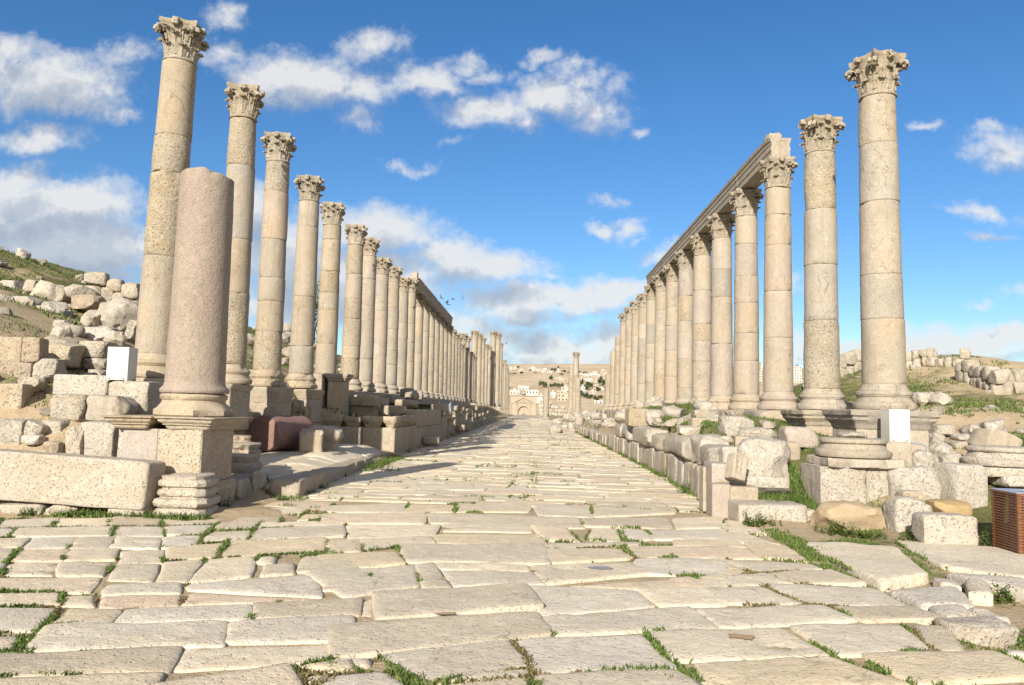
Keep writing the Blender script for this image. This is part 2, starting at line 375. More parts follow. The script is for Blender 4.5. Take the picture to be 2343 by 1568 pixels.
gcol = b.ramp(r_, [(0.0, (.040, .065, .014)), (.45, (.070, .112, .022)), (.8, (.105, .150, .034)), (1.0, (.15, .17, .055))])
dcol = b.ramp(r_, [(0.0, (.07, .05, .025)), (.5, (.13, .10, .045)), (1.0, (.22, .18, .09))])
p = finish(b, b.mix(at_.outputs['Fac'], gcol, dcol), .75, None, .2)
m, b = new_mat('leaves'); ge = b('ShaderNodeNewGeometry'); M['leaf'] = m
finish(b, b.ramp(ge.outputs['Random Per Island'], [(0.0, (.018, .035, .012)), (.5, (.035, .060, .018)), (1.0, (.075, .095, .030))]), .7, None, .25)
M['bark'] = plain('bark', (.10, .075, .05), .9)
m, b = new_mat('sedum_leaves'); ge = b('ShaderNodeNewGeometry'); M['herb'] = m
finish(b, b.ramp(ge.outputs['Random Per Island'], [(0.0, (.035, .06, .012)), (.5, (.07, .115, .02)), (.85, (.12, .16, .035)), (1.0, (.16, .075, .035))]), .7, None, .25)
m, b = new_mat('house_plaster'); M['plaster'] = m; oi = b('ShaderNodeObjectInfo'); tc = b('ShaderNodeTexCoord')
n = b.noise(tc.outputs['Object'], .6, 5, .6).outputs[0]
col = b.ramp(oi.outputs['Random'], [(0.0, (.44, .42, .39)), (.4, (.48, .45, .40)), (.55, (.36, .29, .21)), (.8, (.40, .31, .24)), (1.0, (.50, .49, .47))])
finish(b, b.mix(1.0, col, b.ramp(n, [(.3, .86), (.7, 1.06)]), 'MULTIPLY'), .85)
M['window'] = plain('dark_window', (.035, .04, .05), .25, .5)
# ground: bare earth, stones and low green growth
m, b = new_mat('earth_and_grass'); M['ground'] = m
ge = b('ShaderNodeNewGeometry'); P = ge.outputs['Position']
at_ = b('ShaderNodeAttribute', attribute_name='veg'); fa_ = b('ShaderNodeAttribute', attribute_name='far')
n1 = b.noise(P, .55, 8, .68, .5).outputs[0]; n2 = b.noise(P, 4.0, 8, .7).outputs[0]; n3 = b.noise(P, 26, 4, .65).outputs[0]
soil = b.mix(b.ramp(n2, [(.35, 0.0), (.65, 1.0)]), (.36, .265, .165), (.43, .34, .225))
soil = b.mix(b.ramp(n3, [(.58, 0.0), (.68, 1.0)]), soil, (.50, .44, .34))
grn = b.mix(b.ramp(n3, [(.35, 0.0), (.65, 1.0)]), (.075, .085, .028), (.15, .14, .058))
nf = b.noise(b.v('MULTIPLY', P, (.012, .012, .05)), 1.0, 9, .7, .6).outputs[0]
farc = b.mix(b.ramp(nf, [(.38, 0.0), (.60, 1.0)]), (.40, .30, .195), (.52, .41, .285))
nf2 = b.noise(P, .09, 6, .7).outputs[0]
farc = b.mix(b.m('MULTIPLY', b.ramp(nf2, [(.56, 0.0), (.66, 1.0)]), .75), farc, (.12, .125, .075))
msk = b.m('ADD', b.m('ADD', b.m('MULTIPLY', n1, .9), b.m('MULTIPLY', n2, .55)), b.m('ADD', b.m('MULTIPLY', n3, .18), at_.outputs['Fac']))
col = b.mix(b.ramp(b.m('SUBTRACT', msk, .43), [(.38, 0.0), (.56, 1.0)]), soil, grn)
col = b.mix(fa_.outputs['Fac'], col, farc)
hgt = b.m('ADD', n2, b.m('MULTIPLY', n3, .5))
bp = b('ShaderNodeBump', {'Strength': .9, 'Distance': .06, 'Height': hgt})
finish(b, col, .95, bp.outputs[0], .1)
# ------------------------------------------------------------------ loose stones seen one by one (photograph rectangle, distance, depth)
# (label, x0, y0, x1, y1, Y, depth, kind, material, on the ground?, extras)
ST = [
 # left: stack beside the pedestal of the broken column
 ('pale cut block under the white metal box, its right end in shade', 243,871,334,948,13.2,.75,'block','white',0,{}),
 ('long pale block forming the top of the stack left of the pedestal', 118,857,247,907,13.25,.6,'block','white',0,{}),
 ('broken-topped grey-white block leaning against the pedestal cornice', 192,905,283,970,12.6,.6,'worn','pale',0,{}),
 ('rounded pale boulder in the middle of the stack left of the pedestal', 108,902,193,964,12.8,.7,'worn','rock',0,{}),
 ('upright rectangular slab standing left of the pedestal die', 177,965,259,1062,12.2,.5,'block','white',1,{}),
 ('tall rounded stone left of the upright rectangular slab', 141,972,182,1056,12.1,.4,'worn','white',1,{}),
 ('squarish stone at the foot of the stack behind the fallen lintel', 90,962,137,1016,12.5,.4,'worn','rock',1,{}),
 ('big grey stone at the picture edge behind the fallen lintel', -30,958,44,1036,12.2,.6,'worn','rock',1,{}),
 ('thin stone slab tilted between the stones behind the lintel', 44,965,86,998,12.3,.3,'worn','rock',1,{'tilt':.35}),
 ('small stone lying below the tilted thin slab', 46,995,86,1014,12.1,.25,'worn','white',1,{}),
 ('small yellowish stone tucked behind the top of the lintel', 92,1010,128,1038,11.9,.3,'worn','lime',1,{}),
 ('ruined dark block with a notch, upper right of the shaded wall', 42,771,80,829,13.9,.5,'block','dark',0,{'rz':.25}),
 ('pale-faced block on top of the shaded wall at the picture edge', -40,769,43,829,14.0,.55,'block','block',0,{'rz':.1}),
 ('large dark block forming the base of the shaded wall', -45,827,60,882,13.8,.7,'block','dark',1,{'rz':.15}),
 ('square block below the shaded dark wall', -30,877,40,934,13.0,.5,'block','block',1,{'rz':.2}),
 ('white-faced rock beside the foot of the shaded wall', 70,820,122,867,13.9,.5,'worn','rock',1,{}),
 ('rough rock just below the white-faced rock', 37,860,86,902,13.4,.5,'boulder','rock',1,{}),
 ('brown block with a diagonal shadow, behind the long pale block', 94,780,158,832,15.0,.7,'worn','block',1,{}),
 ('pale block with a shaded right end, upper of the two behind the box', 177,779,242,820,15.6,.6,'worn','rock',0,{}),
 ('lower block of the two behind the white metal box', 187,817,238,848,15.6,.55,'worn','rock',0,{}),
 ('small stone under the two blocks behind the white box', 195,845,230,866,15.5,.4,'worn','white',1,{}),
 ('small pointed rock on the brown block', 99,744,148,783,15.9,.5,'boulder','white',1,{}),
 ('large flat white boulder below the biggest boulder', 162,744,236,787,18.0,.9,'boulder','white',1,{}),
 ('round white boulder at the right of the boulder heap', 226,753,272,788,18.0,.7,'boulder','white',1,{}),
 ('biggest craggy white boulder, crowning the heap left of the first column', 207,683,290,760,19.5,1.0,'boulder','white',1,{}),
 ('upright boulder on the left side of the biggest boulder', 172,706,214,752,19.4,.7,'boulder','white',1,{}),
 ('dark-sided boulder between the heap and the first column', 275,730,302,780,18.2,.6,'boulder','rock',1,{}),
 ('large boulder with a shaded right side, high on the left hillside', 58,642,126,697,24.5,1.2,'boulder','white',1,{'big':1}),
 ('pale block left behind the large shaded-side boulder', 48,639,82,664,25.6,.7,'worn','white',1,{}),
 ('long pale boulder right of the large shaded-side boulder', 121,652,196,690,25.0,1.0,'boulder','rock',1,{}),
 ('low shaded boulder under the long pale boulder', 142,676,222,709,24.0,.8,'boulder','dark',1,{}),
 ('pointed boulder below the large shaded-side boulder', 78,690,134,728,22.5,.8,'boulder','rock',1,{}),
 ('boulder with a cast shadow near the left picture edge', 5,712,56,748,20.5,.8,'boulder','rock',1,{}),
 ('long pale outcrop stone beside the leafy clump', 10,677,76,705,22.5,.8,'worn','white',1,{}),
 ('dark stone cut by the picture edge above the shaded wall', -25,675,18,707,21.5,.6,'boulder','rock',1,{}),
 ('pale ledge stone at the top left under the grassy ridge', -10,640,40,662,26.5,.9,'worn','white',1,{}),
 ('small square rock in the grass above the pointed rock', 119,731,148,750,17.6,.4,'worn','rock',1,{}),
 # left: around the pedestals
 ('small white pyramid-shaped rock standing in the grass by the kerb', 555,1083,606,1134,13.5,.4,'boulder','white',1,{'taper':.5}),
 ('flat shaded rock at the right foot of the pedestal', 466,1096,550,1140,12.9,.7,'worn','rock',1,{}),
 ('dark rubble stone behind the fallen granite drum, highest one', 556,904,594,944,21.0,.6,'boulder','dark',1,{}),
 ('dark rubble stone right of the highest rubble stone', 583,910,612,944,20.9,.5,'boulder','dark',1,{}),
 ('flat dark rubble stone at the left behind the granite drum', 549,941,588,968,20.4,.6,'worn','dark',1,{}),
 ('rounded dark rubble stone under the fourth column base', 649,911,671,942,22.9,.4,'boulder','dark',1,{}),
 ('second rounded dark rubble stone under the fourth column base', 669,917,690,943,22.9,.4,'boulder','dark',1,{}),
 ('small dark stone between the rubble and the wall of blocks', 686,932,702,952,22.6,.35,'boulder','dark',1,{}),
 ('cubic cut block on the pavement, front one of the pair by the drum', 679,983,733,1038,19.6,.5,'worn','block',1,{'rz':.25}),
 ('moulded block flaring upwards, behind the cubic block by the drum', 703,975,775,1034,20.6,.6,'worn','rose',1,{'flare':1}),
 ('block with carved vertical grooves on the podium', 798,904,862,929,28.6,.7,'block','block',0,{}),
 ('plain shaded block beneath the grooved block', 800,927,860,951,28.7,.7,'block','dark',1,{}),
 ('pale small block right of the grooved block', 861,911,884,927,30.0,.5,'block','white',0,{}),
 ('long pale block lying on the wall between the podiums', 866,928,928,951,29.2,.7,'worn','pale',0,{}),
 ('long block with a broken end on the second podium', 902,914,951,934,34.2,.8,'worn','block',0,{}),
 ('grey boulder with a white broken edge on the second podium', 921,898,955,917,35.0,.7,'boulder','grey',0,{}),
 ('squared grey stone behind the boulder with the white edge', 913,887,941,910,36.0,.7,'worn','grey',0,{}),
 ('slanting grey stone right of the boulder with the white edge', 940,893,964,917,36.4,.7,'worn','grey',0,{}),
 ('small white rock at the foot of the seventh left column', 801,888,821,905,31.5,.4,'boulder','white',0,{}),
 ('low stone on the road edge beyond the corner block', 965,1000,1004,1017,32.0,.5,'worn','block',1,{}),
 ('brown boulder lying against the foot of the left-hand podiums', 1042,974,1066,988,46.5,.6,'boulder','rose',1,{}),
 # right: between the road wall and the columns
 ('low step block at the foot of the wall end, grass along its front', 1690,1155,1850,1200,11.9,.7,'block','white',1,{'wide':1}),
 ('yellowish cut block standing on the low step', 1671,1114,1737,1150,12.5,.4,'block','lime',1,{}),
 ('huge rounded boulder leaning on the left face of the stone pedestal', 1702,1016,1824,1110,12.95,.85,'boulder','white',0,{'k':5}),
 ('long rough ledge stone under the huge rounded boulder', 1640,1090,1812,1125,12.9,.7,'worn','white',1,{}),
 ('orange-tinged block behind the huge rounded boulder', 1768,1010,1832,1060,13.9,.6,'worn','tan',1,{}),
 ('rounded white stone behind the carved stone with holes', 1654,1022,1702,1070,13.4,.5,'worn','white',0,{}),
 ('neat yellowish block lying in the grass above the wall', 1687,999,1737,1031,14.2,.4,'block','lime',0,{'rz':-.2}),
 ('wide rough grey boulder behind the neat yellowish block', 1698,983,1786,1028,15.0,.8,'boulder','rock',1,{}),
 ('grey conical stone on the wide rough boulder', 1744,964,1786,990,15.4,.6,'boulder','grey',0,{}),
 ('big angular pale block at the edge of the grass plot', 1652,952,1734,996,16.6,.8,'worn','rock',1,{}),
 ('rounded stone on top of the big angular block', 1667,937,1713,957,16.9,.7,'boulder','rock',0,{}),
 ('pink stone in front of the pedestal of the second right column', 1801,977,1878,1022,14.4,.6,'worn','pinkish',1,{}),
 ('small white rock lying in the grass plot', 1647,997,1678,1012,15.6,.35,'boulder','white',1,{}),
 ('long cut block lying along the grass plot', 1584,957,1650,985,18.8,.6,'block','block',1,{}),
 ('low rubble boulder below the third right column', 1520,960,1586,982,22.5,.7,'boulder','rock',1,{}),
 ('big upright pale boulder beside the pitted square block', 1482,938,1522,972,25.0,.7,'boulder','white',1,{}),
 ('pitted square block at the far end of the grass plot', 1437,934,1482,972,27.0,.8,'block','pitted',1,{}),
 ('small brown rock at the foot of the upright pale boulder', 1494,957,1522,975,24.4,.5,'boulder','rock',1,{}),
 ('flat boulder left of the pitted square block', 1408,945,1440,968,32.0,.8,'boulder','white',1,{}),
 ('pale block standing on end beside the wide rough grey boulder', 1735,1000,1772,1040,14.0,.5,'worn','rock',1,{}),
 ('broken slab lying between the pink stone and the pedestal moulding', 1780,1012,1812,1030,14.5,.5,'worn','white',1,{}),
 ('rough block below the fourth right-hand column', 1590,938,1648,964,20.6,.7,'worn','rock',1,{}),
 ('angular pale block just above the coping of the road wall', 1556,975,1606,996,18.0,.6,'worn','white',1,{}),
 ('small angular stone in front of the stout pedestal, at its left foot', 1830,1168,1872,1206,12.1,.35,'worn','white',1,{}),
 ('pale wedge of stone behind the upright squared block by the bin', 2165,1040,2215,1075,13.3,.5,'worn','rock',1,{}),
 # right: around the stone pedestal
 ('tan rounded boulder at the foot of the stone pedestal', 1890,1160,2048,1225,11.4,.6,'boulder','ochre',1,{'k':5,'big':1}),
 ('white angular stone right of the tan rounded boulder', 2050,1142,2143,1229,11.2,.5,'worn','white',1,{}),
 ('large cracked block right of the stone pedestal', 2052,1070,2162,1158,12.2,.7,'worn','white',1,{'rz':-.12}),
 ('small yellowish stone wedged above the white angular stone', 2066,1124,2116,1152,11.9,.3,'worn','lime',1,{}),
 ('sloping boulder behind the large cracked block', 2097,1034,2176,1110,13.1,.7,'boulder','white',1,{}),
 ('low boulder on the slope behind the sloping boulder', 2131,1017,2205,1072,14.0,.8,'boulder','white',1,{}),
 ('upright squared block beside the litter bin', 2174,1064,2260,1157,12.0,.6,'block','white',1,{'rz':.22}),
 ('flat tan stone lying on the white block by the bin', 2147,1149,2230,1183,11.0,.5,'worn','ochre',0,{}),
 ('white low block in front of the litter bin, grass at its foot', 2121,1180,2246,1247,10.25,.5,'worn','white',1,{'k':8}),
 ('grey block carrying the right white metal box', 2026,1012,2089,1072,12.95,.70,'block','pale',1,{'rz':.0}),
 ('slanting broken slab propped up on the right slope', 2236,984,2330,1036,14.2,.5,'worn','pale',1,{'tilt':.35}),
 ('peaked boulder behind the slanting slab', 2262,958,2312,1006,15.4,.6,'boulder','rock',1,{}),
 ('pale boulder left of the peaked boulder on the right slope', 2226,968,2264,1004,15.6,.6,'boulder','white',1,{}),
 ('squat rock in the grass left of the slanting slab', 2146,970,2188,992,16.0,.5,'worn','white',1,{}),
 ('oval white rock in the grass above the low boulder', 2137,994,2175,1012,15.2,.5,'boulder','white',1,{}),
 ('flat yellowish rock in the grass near the slanting slab', 2186,1010,2233,1031,14.6,.45,'worn','tan',1,{}),
 ('pale oval rock left of the foot of the slanting slab', 2196,992,2236,1010,15.3,.5,'boulder','white',1,{}),
 ('yellow-brown rock behind the right white metal box', 2100,979,2130,996,16.2,.45,'boulder','rock',1,{}),
 ('low white rock beside the grey block of the white box', 2083,1000,2124,1032,14.4,.6,'worn','white',1,{}),
 ('upright white boulder beside the path on the right hill', 2100,896,2134,926,19.5,.5,'boulder','white',1,{}),
 ('rounded pale rock right of the upright boulder by the path', 2145,901,2189,928,19.8,.6,'boulder','white',1,{}),
 ('small rock between the two boulders by the path', 2132,897,2150,916,20.2,.4,'boulder','white',1,{}),
 ('square white stone just right of the first right column base', 2082,937,2106,982,15.8,.5,'block','pale',1,{}),
 ('white half-buried block at the lower right edge of the road', 2183,1432,2342,1484,6.15,.35,'worn','white',1,{}),
 ('small rounded stone left of the half-buried white block', 2200,1402,2242,1426,6.9,.25,'boulder','white',1,{}),
 ('white stone behind the half-buried white block', 2240,1409,2322,1454,6.75,.3,'boulder','white',1,{}),
 ('small pale stone under the broken right column base', 2300,1088,2380,1112,12.3,.5,'worn','white',1,{}),
]
def span(x0, y0, x1, y1, Y):
    a = at(x0, (y0 + y1) / 2, Y); c = at(x1, (y0 + y1) / 2, Y); xm = (x0 + x1) / 2
    t = at(xm, y0, Y); bt = at(xm, y1, Y)
    return (a.x + c.x) / 2, c.x - a.x, bt.z, t.z - bt.z
GCP = []
for s in ST:
    if s[9]:
        cx, w, zb, hgt = span(*s[1:6]); GCP += [(cx - w * .3, s[5], zb), (cx + w * .3, s[5], zb), (cx, s[5] + s[6] * .6, zb + .03)]

# ------------------------------------------------------------------ ground, one sheet to the horizon
def ss(x, a, c):
    t = np.clip((np.asarray(x, float) - a) / (c - a), 0, 1); return t * t * (3 - 2 * t)
def base_ground(X, Y):
    X = np.asarray(X, float); Y = np.asarray(Y, float)
    zr_y = np.interp(Y, [-20, 9, 10.5, 12, 13, 14.5, 18, 26, 40, 70, 110, 200], [0, 0, .04, .30, .70, 1.12, 1.42, 1.75, 1.7, 1.45, .8, 0])
    pl = .78 * ss(Y, 12.6, 14.2) * (1 - ss(Y, 60, 130))
    mid = np.minimum(zr_y, 1.08); R = pl + (mid - pl) * ss(X, 4.6, 6.0); R = R + (zr_y - R) * ss(X, 7.0, 8.4)
    hill = 2.3 * np.exp(-((X - 24) / 9.5) ** 2 - ((Y - 44) / 13.0) ** 2) + 1.3 * np.exp(-((X - 19) / 7) ** 2 - ((Y - 40) / 9.0) ** 2)
    wx = np.where(Y > 12.4, np.interp(Y, [12.6, 14.5, 20, 30, 70], [3.10, 3.26, 3.46, 3.56, 3.62]) + .26, 3.3)
    R = (R + hill * ss(X, 7, 14)) * ss(X, wx, wx + .4)
    sat = np.interp(Y, [0, 20, 40, 60, 90, 140], [5.5, 8.0, 9.0, 7.6, 6.6, 5.0])
    hl = np.clip(-8.2 - X, 0, None) * .48; hl = sat * np.tanh(hl / sat)
    ry = ss(Y, 10.6, 14.0)
    L = .20 * ss(Y, 12.5, 14.5) + ss(-X, 6.4, 7.6) * (1.55 + .35 * ss(Y, 20, 32)) * ry + hl * ss(Y, 9, 16)
    L = L * ss(-X, 4.1, 4.6) * (1 - ss(Y, 130, 260))
    pod = np.interp(Y, [25.72, 25.98, 30, 30.7, 39, 45, 90, 140], [0, 1.14, 1.14, 1.36, 1.36, 1.2, .9, .1]) * ss(-X, 4.55, 4.75)
    L = np.maximum(L, pod)
    z = np.where(X > 0, R, L) - .026
    return z
_gx = np.array([c[0] for c in GCP]); _gy = np.array([c[1] for c in GCP]); _gr = np.array([c[2] for c in GCP]) - base_ground(_gx, _gy) + .0
def ground_z(X, Y):
    X = np.atleast_1d(np.asarray(X, float)); Y = np.atleast_1d(np.asarray(Y, float)); sh = X.shape; x = X.ravel(); y = Y.ravel()
    z = base_ground(x, y)
    near = np.where((y > 4) & (y < 60) & (np.abs(x) < 40))[0]
    for k in range(0, len(near), 8000):
        q = near[k:k + 8000]
        sg = .55 + .02 * y[q]
        w = np.exp(-((x[q][:, None] - _gx) ** 2 + (y[q][:, None] - _gy) ** 2) / (2 * sg[:, None] ** 2))
        wide = np.exp(-((x[q][:, None] - _gx) ** 2 + (y[q][:, None] - _gy) ** 2) / (2 * (2.4 * sg[:, None]) ** 2)) * .06
        w = w + wide
        cor = (w * _gr).sum(1) / (w.sum(1) + .10)
        wq = np.where(y[q] > 12.4, np.interp(y[q], [12.6, 14.5, 20, 30, 70], [3.10, 3.26, 3.46, 3.56, 3.62]) + .2, 3.1)
        keep = np.where(x[q] > 0, ss(x[q], wq, wq + .5), np.where(y[q] < 12.6, ss(-x[q], 3.2, 3.9), ss(-x[q], 6.0, 6.6)))
        keep = keep * ss(y[q], 9.3, 10.6) if False else keep * np.where(x[q] < 0, ss(y[q], 11.0, 11.6), 1)
        z[q] += cor * keep
    P = np.stack([x, y, 0 * x], 1)
    off = ss(np.abs(x), 4.2, 7.5) * np.where(x < 0, ss(y, 10.5, 12), ss(y, 8, 9.5) * .9 + .1)
    z += off * np.clip(y / 25, .25, 1) * (fbm(P * .35, 3, 3) * .10 + fbm(P * 1.7, 5, 3) * .045)
    # valley beyond the ruins and the long slope of the far hillside
    D = np.sqrt(x * x + y * y)
    zf = np.interp(D, [0, 235, 390, 620, 900, 1250, 1600, 2200, 6000, 9000], [0, 0, -2.5, 1, 24, 58, 88, 92, 60, 60])
    zf = zf + ss(D, 500, 900) * (fbm(P * .0022, 11, 4) * 7.5 + 9 * np.sin(x * .0021 + .6))
    z = z * (1 - ss(D, 200, 420)) + zf
    return z.reshape(sh)
def axis(dense0, dense1, step, far, grow=1.12):
    v = list(np.arange(dense0, dense1 + 1e-6, step)); s = step; p = dense1
    while p < far: s *= grow; p += s; v.append(p)
    return v
px_ = axis(0, 26, .26, 7000, 1.13); gx = np.array([-v for v in px_[:0:-1]] + px_)
gy = np.array(sorted([-v for v in axis(0, 3, 1.5, 300, 1.5)[1:]] + axis(0, 50, .26, 9000, 1.045)))
GX, GY = np.meshgrid(gx, gy); GZ = ground_z(GX, GY)
nx, ny = len(gx), len(gy); I = np.arange(nx * ny).reshape(ny, nx)
gf = np.stack([I[:-1, :-1], I[:-1, 1:], I[1:, 1:], I[1:, :-1]], -1).reshape(-1, 4)
gme = mesh_np('ground', np.stack([GX, GY, GZ], -1).reshape(-1, 3), gf, M['ground'], 180)
x, y = GX.ravel(), GY.ravel(); D = np.hypot(x, y)
veg = np.where(x < 0, .06, .045) + .0 * x
veg += .10 * ss(-x, 12, 18) * ss(y, 22, 32)                              # grassy crest of the left hill
veg += .12 * ((x > 3.4) & (x < 6.2) & (y > 13) & (y < 34))                # grass plot above the wall
veg += .24 * ((x > 6.2) & (y < 17.0)) * ss(y, 9, 11)
pd = np.abs((x - 9) * (26 - 17.0) - (y - 17.0) * (17.5 - 9)) / math.hypot(9, 8.5)   # the trodden path on the right
veg -= .5 * (1 - ss(pd, .8, 1.7)) * (x > 7.5)
veg += .13 * ss(x, 8.5, 10) * (1 - ss(x, 15, 18)) * ss(y, 18, 21)
veg -= .16 * ss(x, 17, 21) * ss(y, 30, 36)
veg -= .10 * (1 - ss(np.abs(x + 10.5), .5, 3)) * ss(y, 13.5, 15) * (1 - ss(y, 19, 22))
veg -= .16 * (np.abs(x) < 4.0); veg += 0 - .14 * ((x < -3.6) & (x > -9) & (y > 10.6) & (y < 14))
for nm, arr in (('veg', veg), ('far', ss(D, 180, 420))):
    a_ = gme.attributes.new(nm, 'FLOAT', 'POINT'); a_.data.foreach_set('value', np.asarray(arr, np.float32))
tag(link('ground', gme), None, None, None, 'structure')

# ------------------------------------------------------------------ paving
SL_V, SL_F, SL_T, EDGES = [], [], [], []
_n = [0]
rngS = np.random.RandomState(4)
def slab(q, z=0.0, fine=1, gap=.018, tone=None, lift=0.0, zf=None, amp=1.0, dep=.13, worn=1.0):
    """One worn paving stone with corners q = TL, TR, BR, BL in plan."""
    q = np.array(q, float)[:, :2]; w = (np.linalg.norm(q[1] - q[0]) + np.linalg.norm(q[2] - q[3])) / 2; d = (np.linalg.norm(q[3] - q[0]) + np.linalg.norm(q[2] - q[1])) / 2
    if w < .05 or d < .05: return
    step = {2: .05, 1: .10, 0: .30}[fine]
    nu = int(np.clip(w / step, 3, 30)) ; nv = int(np.clip(d / step, 3, 18))
    if fine == 0: nu, nv = 3, 2
    t = np.linspace(-1, 1, nu + 1); u = np.sign(t) * (1 - (1 - np.abs(t)) ** 1.7); t = np.linspace(-1, 1, nv + 1); v = np.sign(t) * (1 - (1 - np.abs(t)) ** 1.7)
    U, Vv = np.meshgrid(u, v); k = 16.0
    mx = np.maximum(np.abs(U), np.abs(Vv)); nr = (np.abs(U) ** k + np.abs(Vv) ** k) ** (1 / k) + 1e-9
    Ur, Vr = (U * mx / nr, Vv * mx / nr) if fine else (U, Vv)
    su, sv = max(.3, 1 - 2 * gap / w), max(.3, 1 - 2 * gap / d); sv = min(sv, 1.10)
    a, bb = (Ur * su + 1) / 2, (Vr * sv + 1) / 2                   # bb = 0 near side
    P = (q[3][None, None] * ((1 - a) * (1 - bb))[..., None] + q[2][None, None] * (a * (1 - bb))[..., None] + q[0][None, None] * ((1 - a) * bb)[..., None] + q[1][None, None] * (a * bb)[..., None])
    P3 = np.concatenate([P, np.zeros(P.shape[:2] + (1,))], -1)
    sd_ = rngS.randint(1e6)
    if fine:
        P = P + np.stack([fbm(P3 * 1.3, 21, 2), fbm(P3 * 1.3, 31, 2)], -1) * .024 * amp + np.stack([fbm(P3 * 6 + sd_ % 97, 41, 2), fbm(P3 * 6 + sd_ % 97, 51, 2)], -1) * .008 * amp
    e = np.minimum((1 - np.abs(U)) * w / 2, (1 - np.abs(Vv)) * d / 2)
    if zf is not None: z0 = zf(P[..., 0], P[..., 1])
    else: z0 = z
    tilt = rngS.normal(0, .004, 2); c0 = q.mean(0)
    Z = z0 + lift + (P[..., 0] - c0[0]) * tilt[0] + (P[..., 1] - c0[1]) * tilt[1] + rngS.normal(0, .0035)
    if fine:
        Z = Z - .010 * worn * np.exp(-e / .016) - .005 * worn * np.exp(-e / .07) + fbm(P3 * 1.6 + sd_ % 31, 61, 2) * .011 * worn + fbm(P3 * 7, 71, 2) * .0035
        Z = Z - np.clip(fbm(P3 * 2.6 + sd_ % 53, 81, 3) - .75, 0, 1) * .05 * worn
    rows, cols = U.shape
    vid = np.arange(rows * cols).reshape(rows, cols) + _n[0]
    V = np.concatenate([P, Z[..., None]], -1).reshape(-1, 3)
    per = list(vid[0, :-1]) + list(vid[:-1, -1]) + list(vid[-1, :0:-1]) + list(vid[:0:-1, 0])
    lo = V[np.array(per) - _n[0]].copy(); lo[:, 2] -= dep
    base = _n[0] + len(V); m = len(per)
    SL_V.append(V); SL_V.append(lo)
    f = [np.stack([vid[:-1, :-1], vid[:-1, 1:], vid[1:, 1:], vid[1:, :-1]], -1).reshape(-1, 4)]
    pr = np.array(per); j = np.arange(m); j2 = (j + 1) % m
    f.append(np.stack([pr[j], base + j, base + j2, pr[j2]], -1)); SL_F.extend(f)
    tv = rngS.rand() if tone is None else tone
    SL_T.append(np.full(len(V) + m, tv, np.float32)); _n[0] += len(V) + m
    if fine: EDGES.append(V[np.array(per) - _n[0] + len(V) + m])
def flush_slabs(name, mat, kind='structure', label=None, cat=None):
    global SL_V, SL_F, SL_T
    me = mesh_np(name, np.concatenate(SL_V), np.concatenate(SL_F), mat, 180)
    a_ = me.attributes.new('tone', 'FLOAT', 'POINT'); a_.data.foreach_set('value', np.concatenate(SL_T))
    o = tag(link(name, me), label, cat, None, kind); SL_V, SL_F, SL_T = [], [], []; _n[0] = 0
    return o
zs = lambda k, ox: (lambda pts: [on(ox + .3357 * pts[i], 1144.6 + .3357 * pts[i + 1], 0.0) for i in (0, 2, 4, 6)])
ZL, ZM, ZR = zs(0, 0.0), zs(0, 786.3), zs(0, 1556.0)
NEAR_L = """20,125,415,120,355,182,-40,190;425,120,770,118,735,172,365,182;780,110,1095,105,1090,168,745,172;1115,122,1500,120,1460,165,1115,170;-360,130,0,126,-60,192,-430,195
-60,195,95,192,40,245,-100,250;110,190,780,175,745,240,60,242;790,178,1135,172,1125,235,760,238;1145,175,1450,170,1370,232,1140,235;1490,150,1765,140,1720,195,1470,205;1780,150,2343,130,2343,160,1740,190
-150,252,195,250,140,315,-220,320;200,250,530,245,470,318,160,325;535,248,785,240,760,318,495,322;795,242,1110,240,1080,325,775,318;1120,240,1375,235,1330,300,1105,322;1450,205,1740,195,1690,268,1385,278;1750,190,2343,165,2343,240,1710,265
-180,322,125,320,70,395,-240,400;135,330,490,325,440,402,80,405;500,325,825,320,790,400,450,405;845,335,1115,330,1120,420,835,425;1140,315,1550,285,1470,385,1130,410;1570,270,2210,250,2200,340,1500,380;2225,265,2450,255,2450,350,2225,355
-200,415,50,405,10,500,-280,505;55,410,420,405,360,500,20,500;430,408,775,405,700,505,390,505;815,430,1100,430,1040,540,745,530;1140,415,1400,400,1290,550,1075,550;1410,395,1755,372,1720,510,1300,550;1765,385,1880,380,1870,430,1760,420;1810,435,2000,425,2010,490,1800,505;2060,375,2450,355,2450,480,2030,480
-150,520,690,512,620,612,-220,612;740,562,1240,555,1225,620,700,640;700,642,1225,622,1205,705,680,720;1280,560,2150,490,2195,650,1300,600;2225,500,2500,480,2500,610,2210,605
-200,625,405,615,415,700,-200,710;440,640,640,635,625,710,430,700;1320,615,2180,662,1700,695,1220,710
-160,715,385,715,260,870,-200,880;470,730,820,728,745,830,340,835;830,728,1700,705,1680,805,770,825;1725,690,2450,660,2450,770,1710,795
340,845,1520,820,1510,985,165,1025;1555,830,2400,775,2400,940,1545,965;-157,920,140,925,80,1010,-180,1010
-160,1040,1215,995,1150,1165,-200,1195;1245,1000,2260,955,2265,1070,1185,1150
-160,1205,1095,1175,1030,1330,-160,1340;1080,1250,1960,1115,2095,1320,1040,1330;2120,1170,2250,1170,2240,1220,2120,1225;2060,1120,2400,1080,2400,1150,2250,1165
1870,10,2270,5,2210,75,1800,40;1720,60,2100,55,2040,95,1700,100;1620,115,1900,110,1890,150,1560,145;2060,95,2343,80,2343,120,2030,130"""
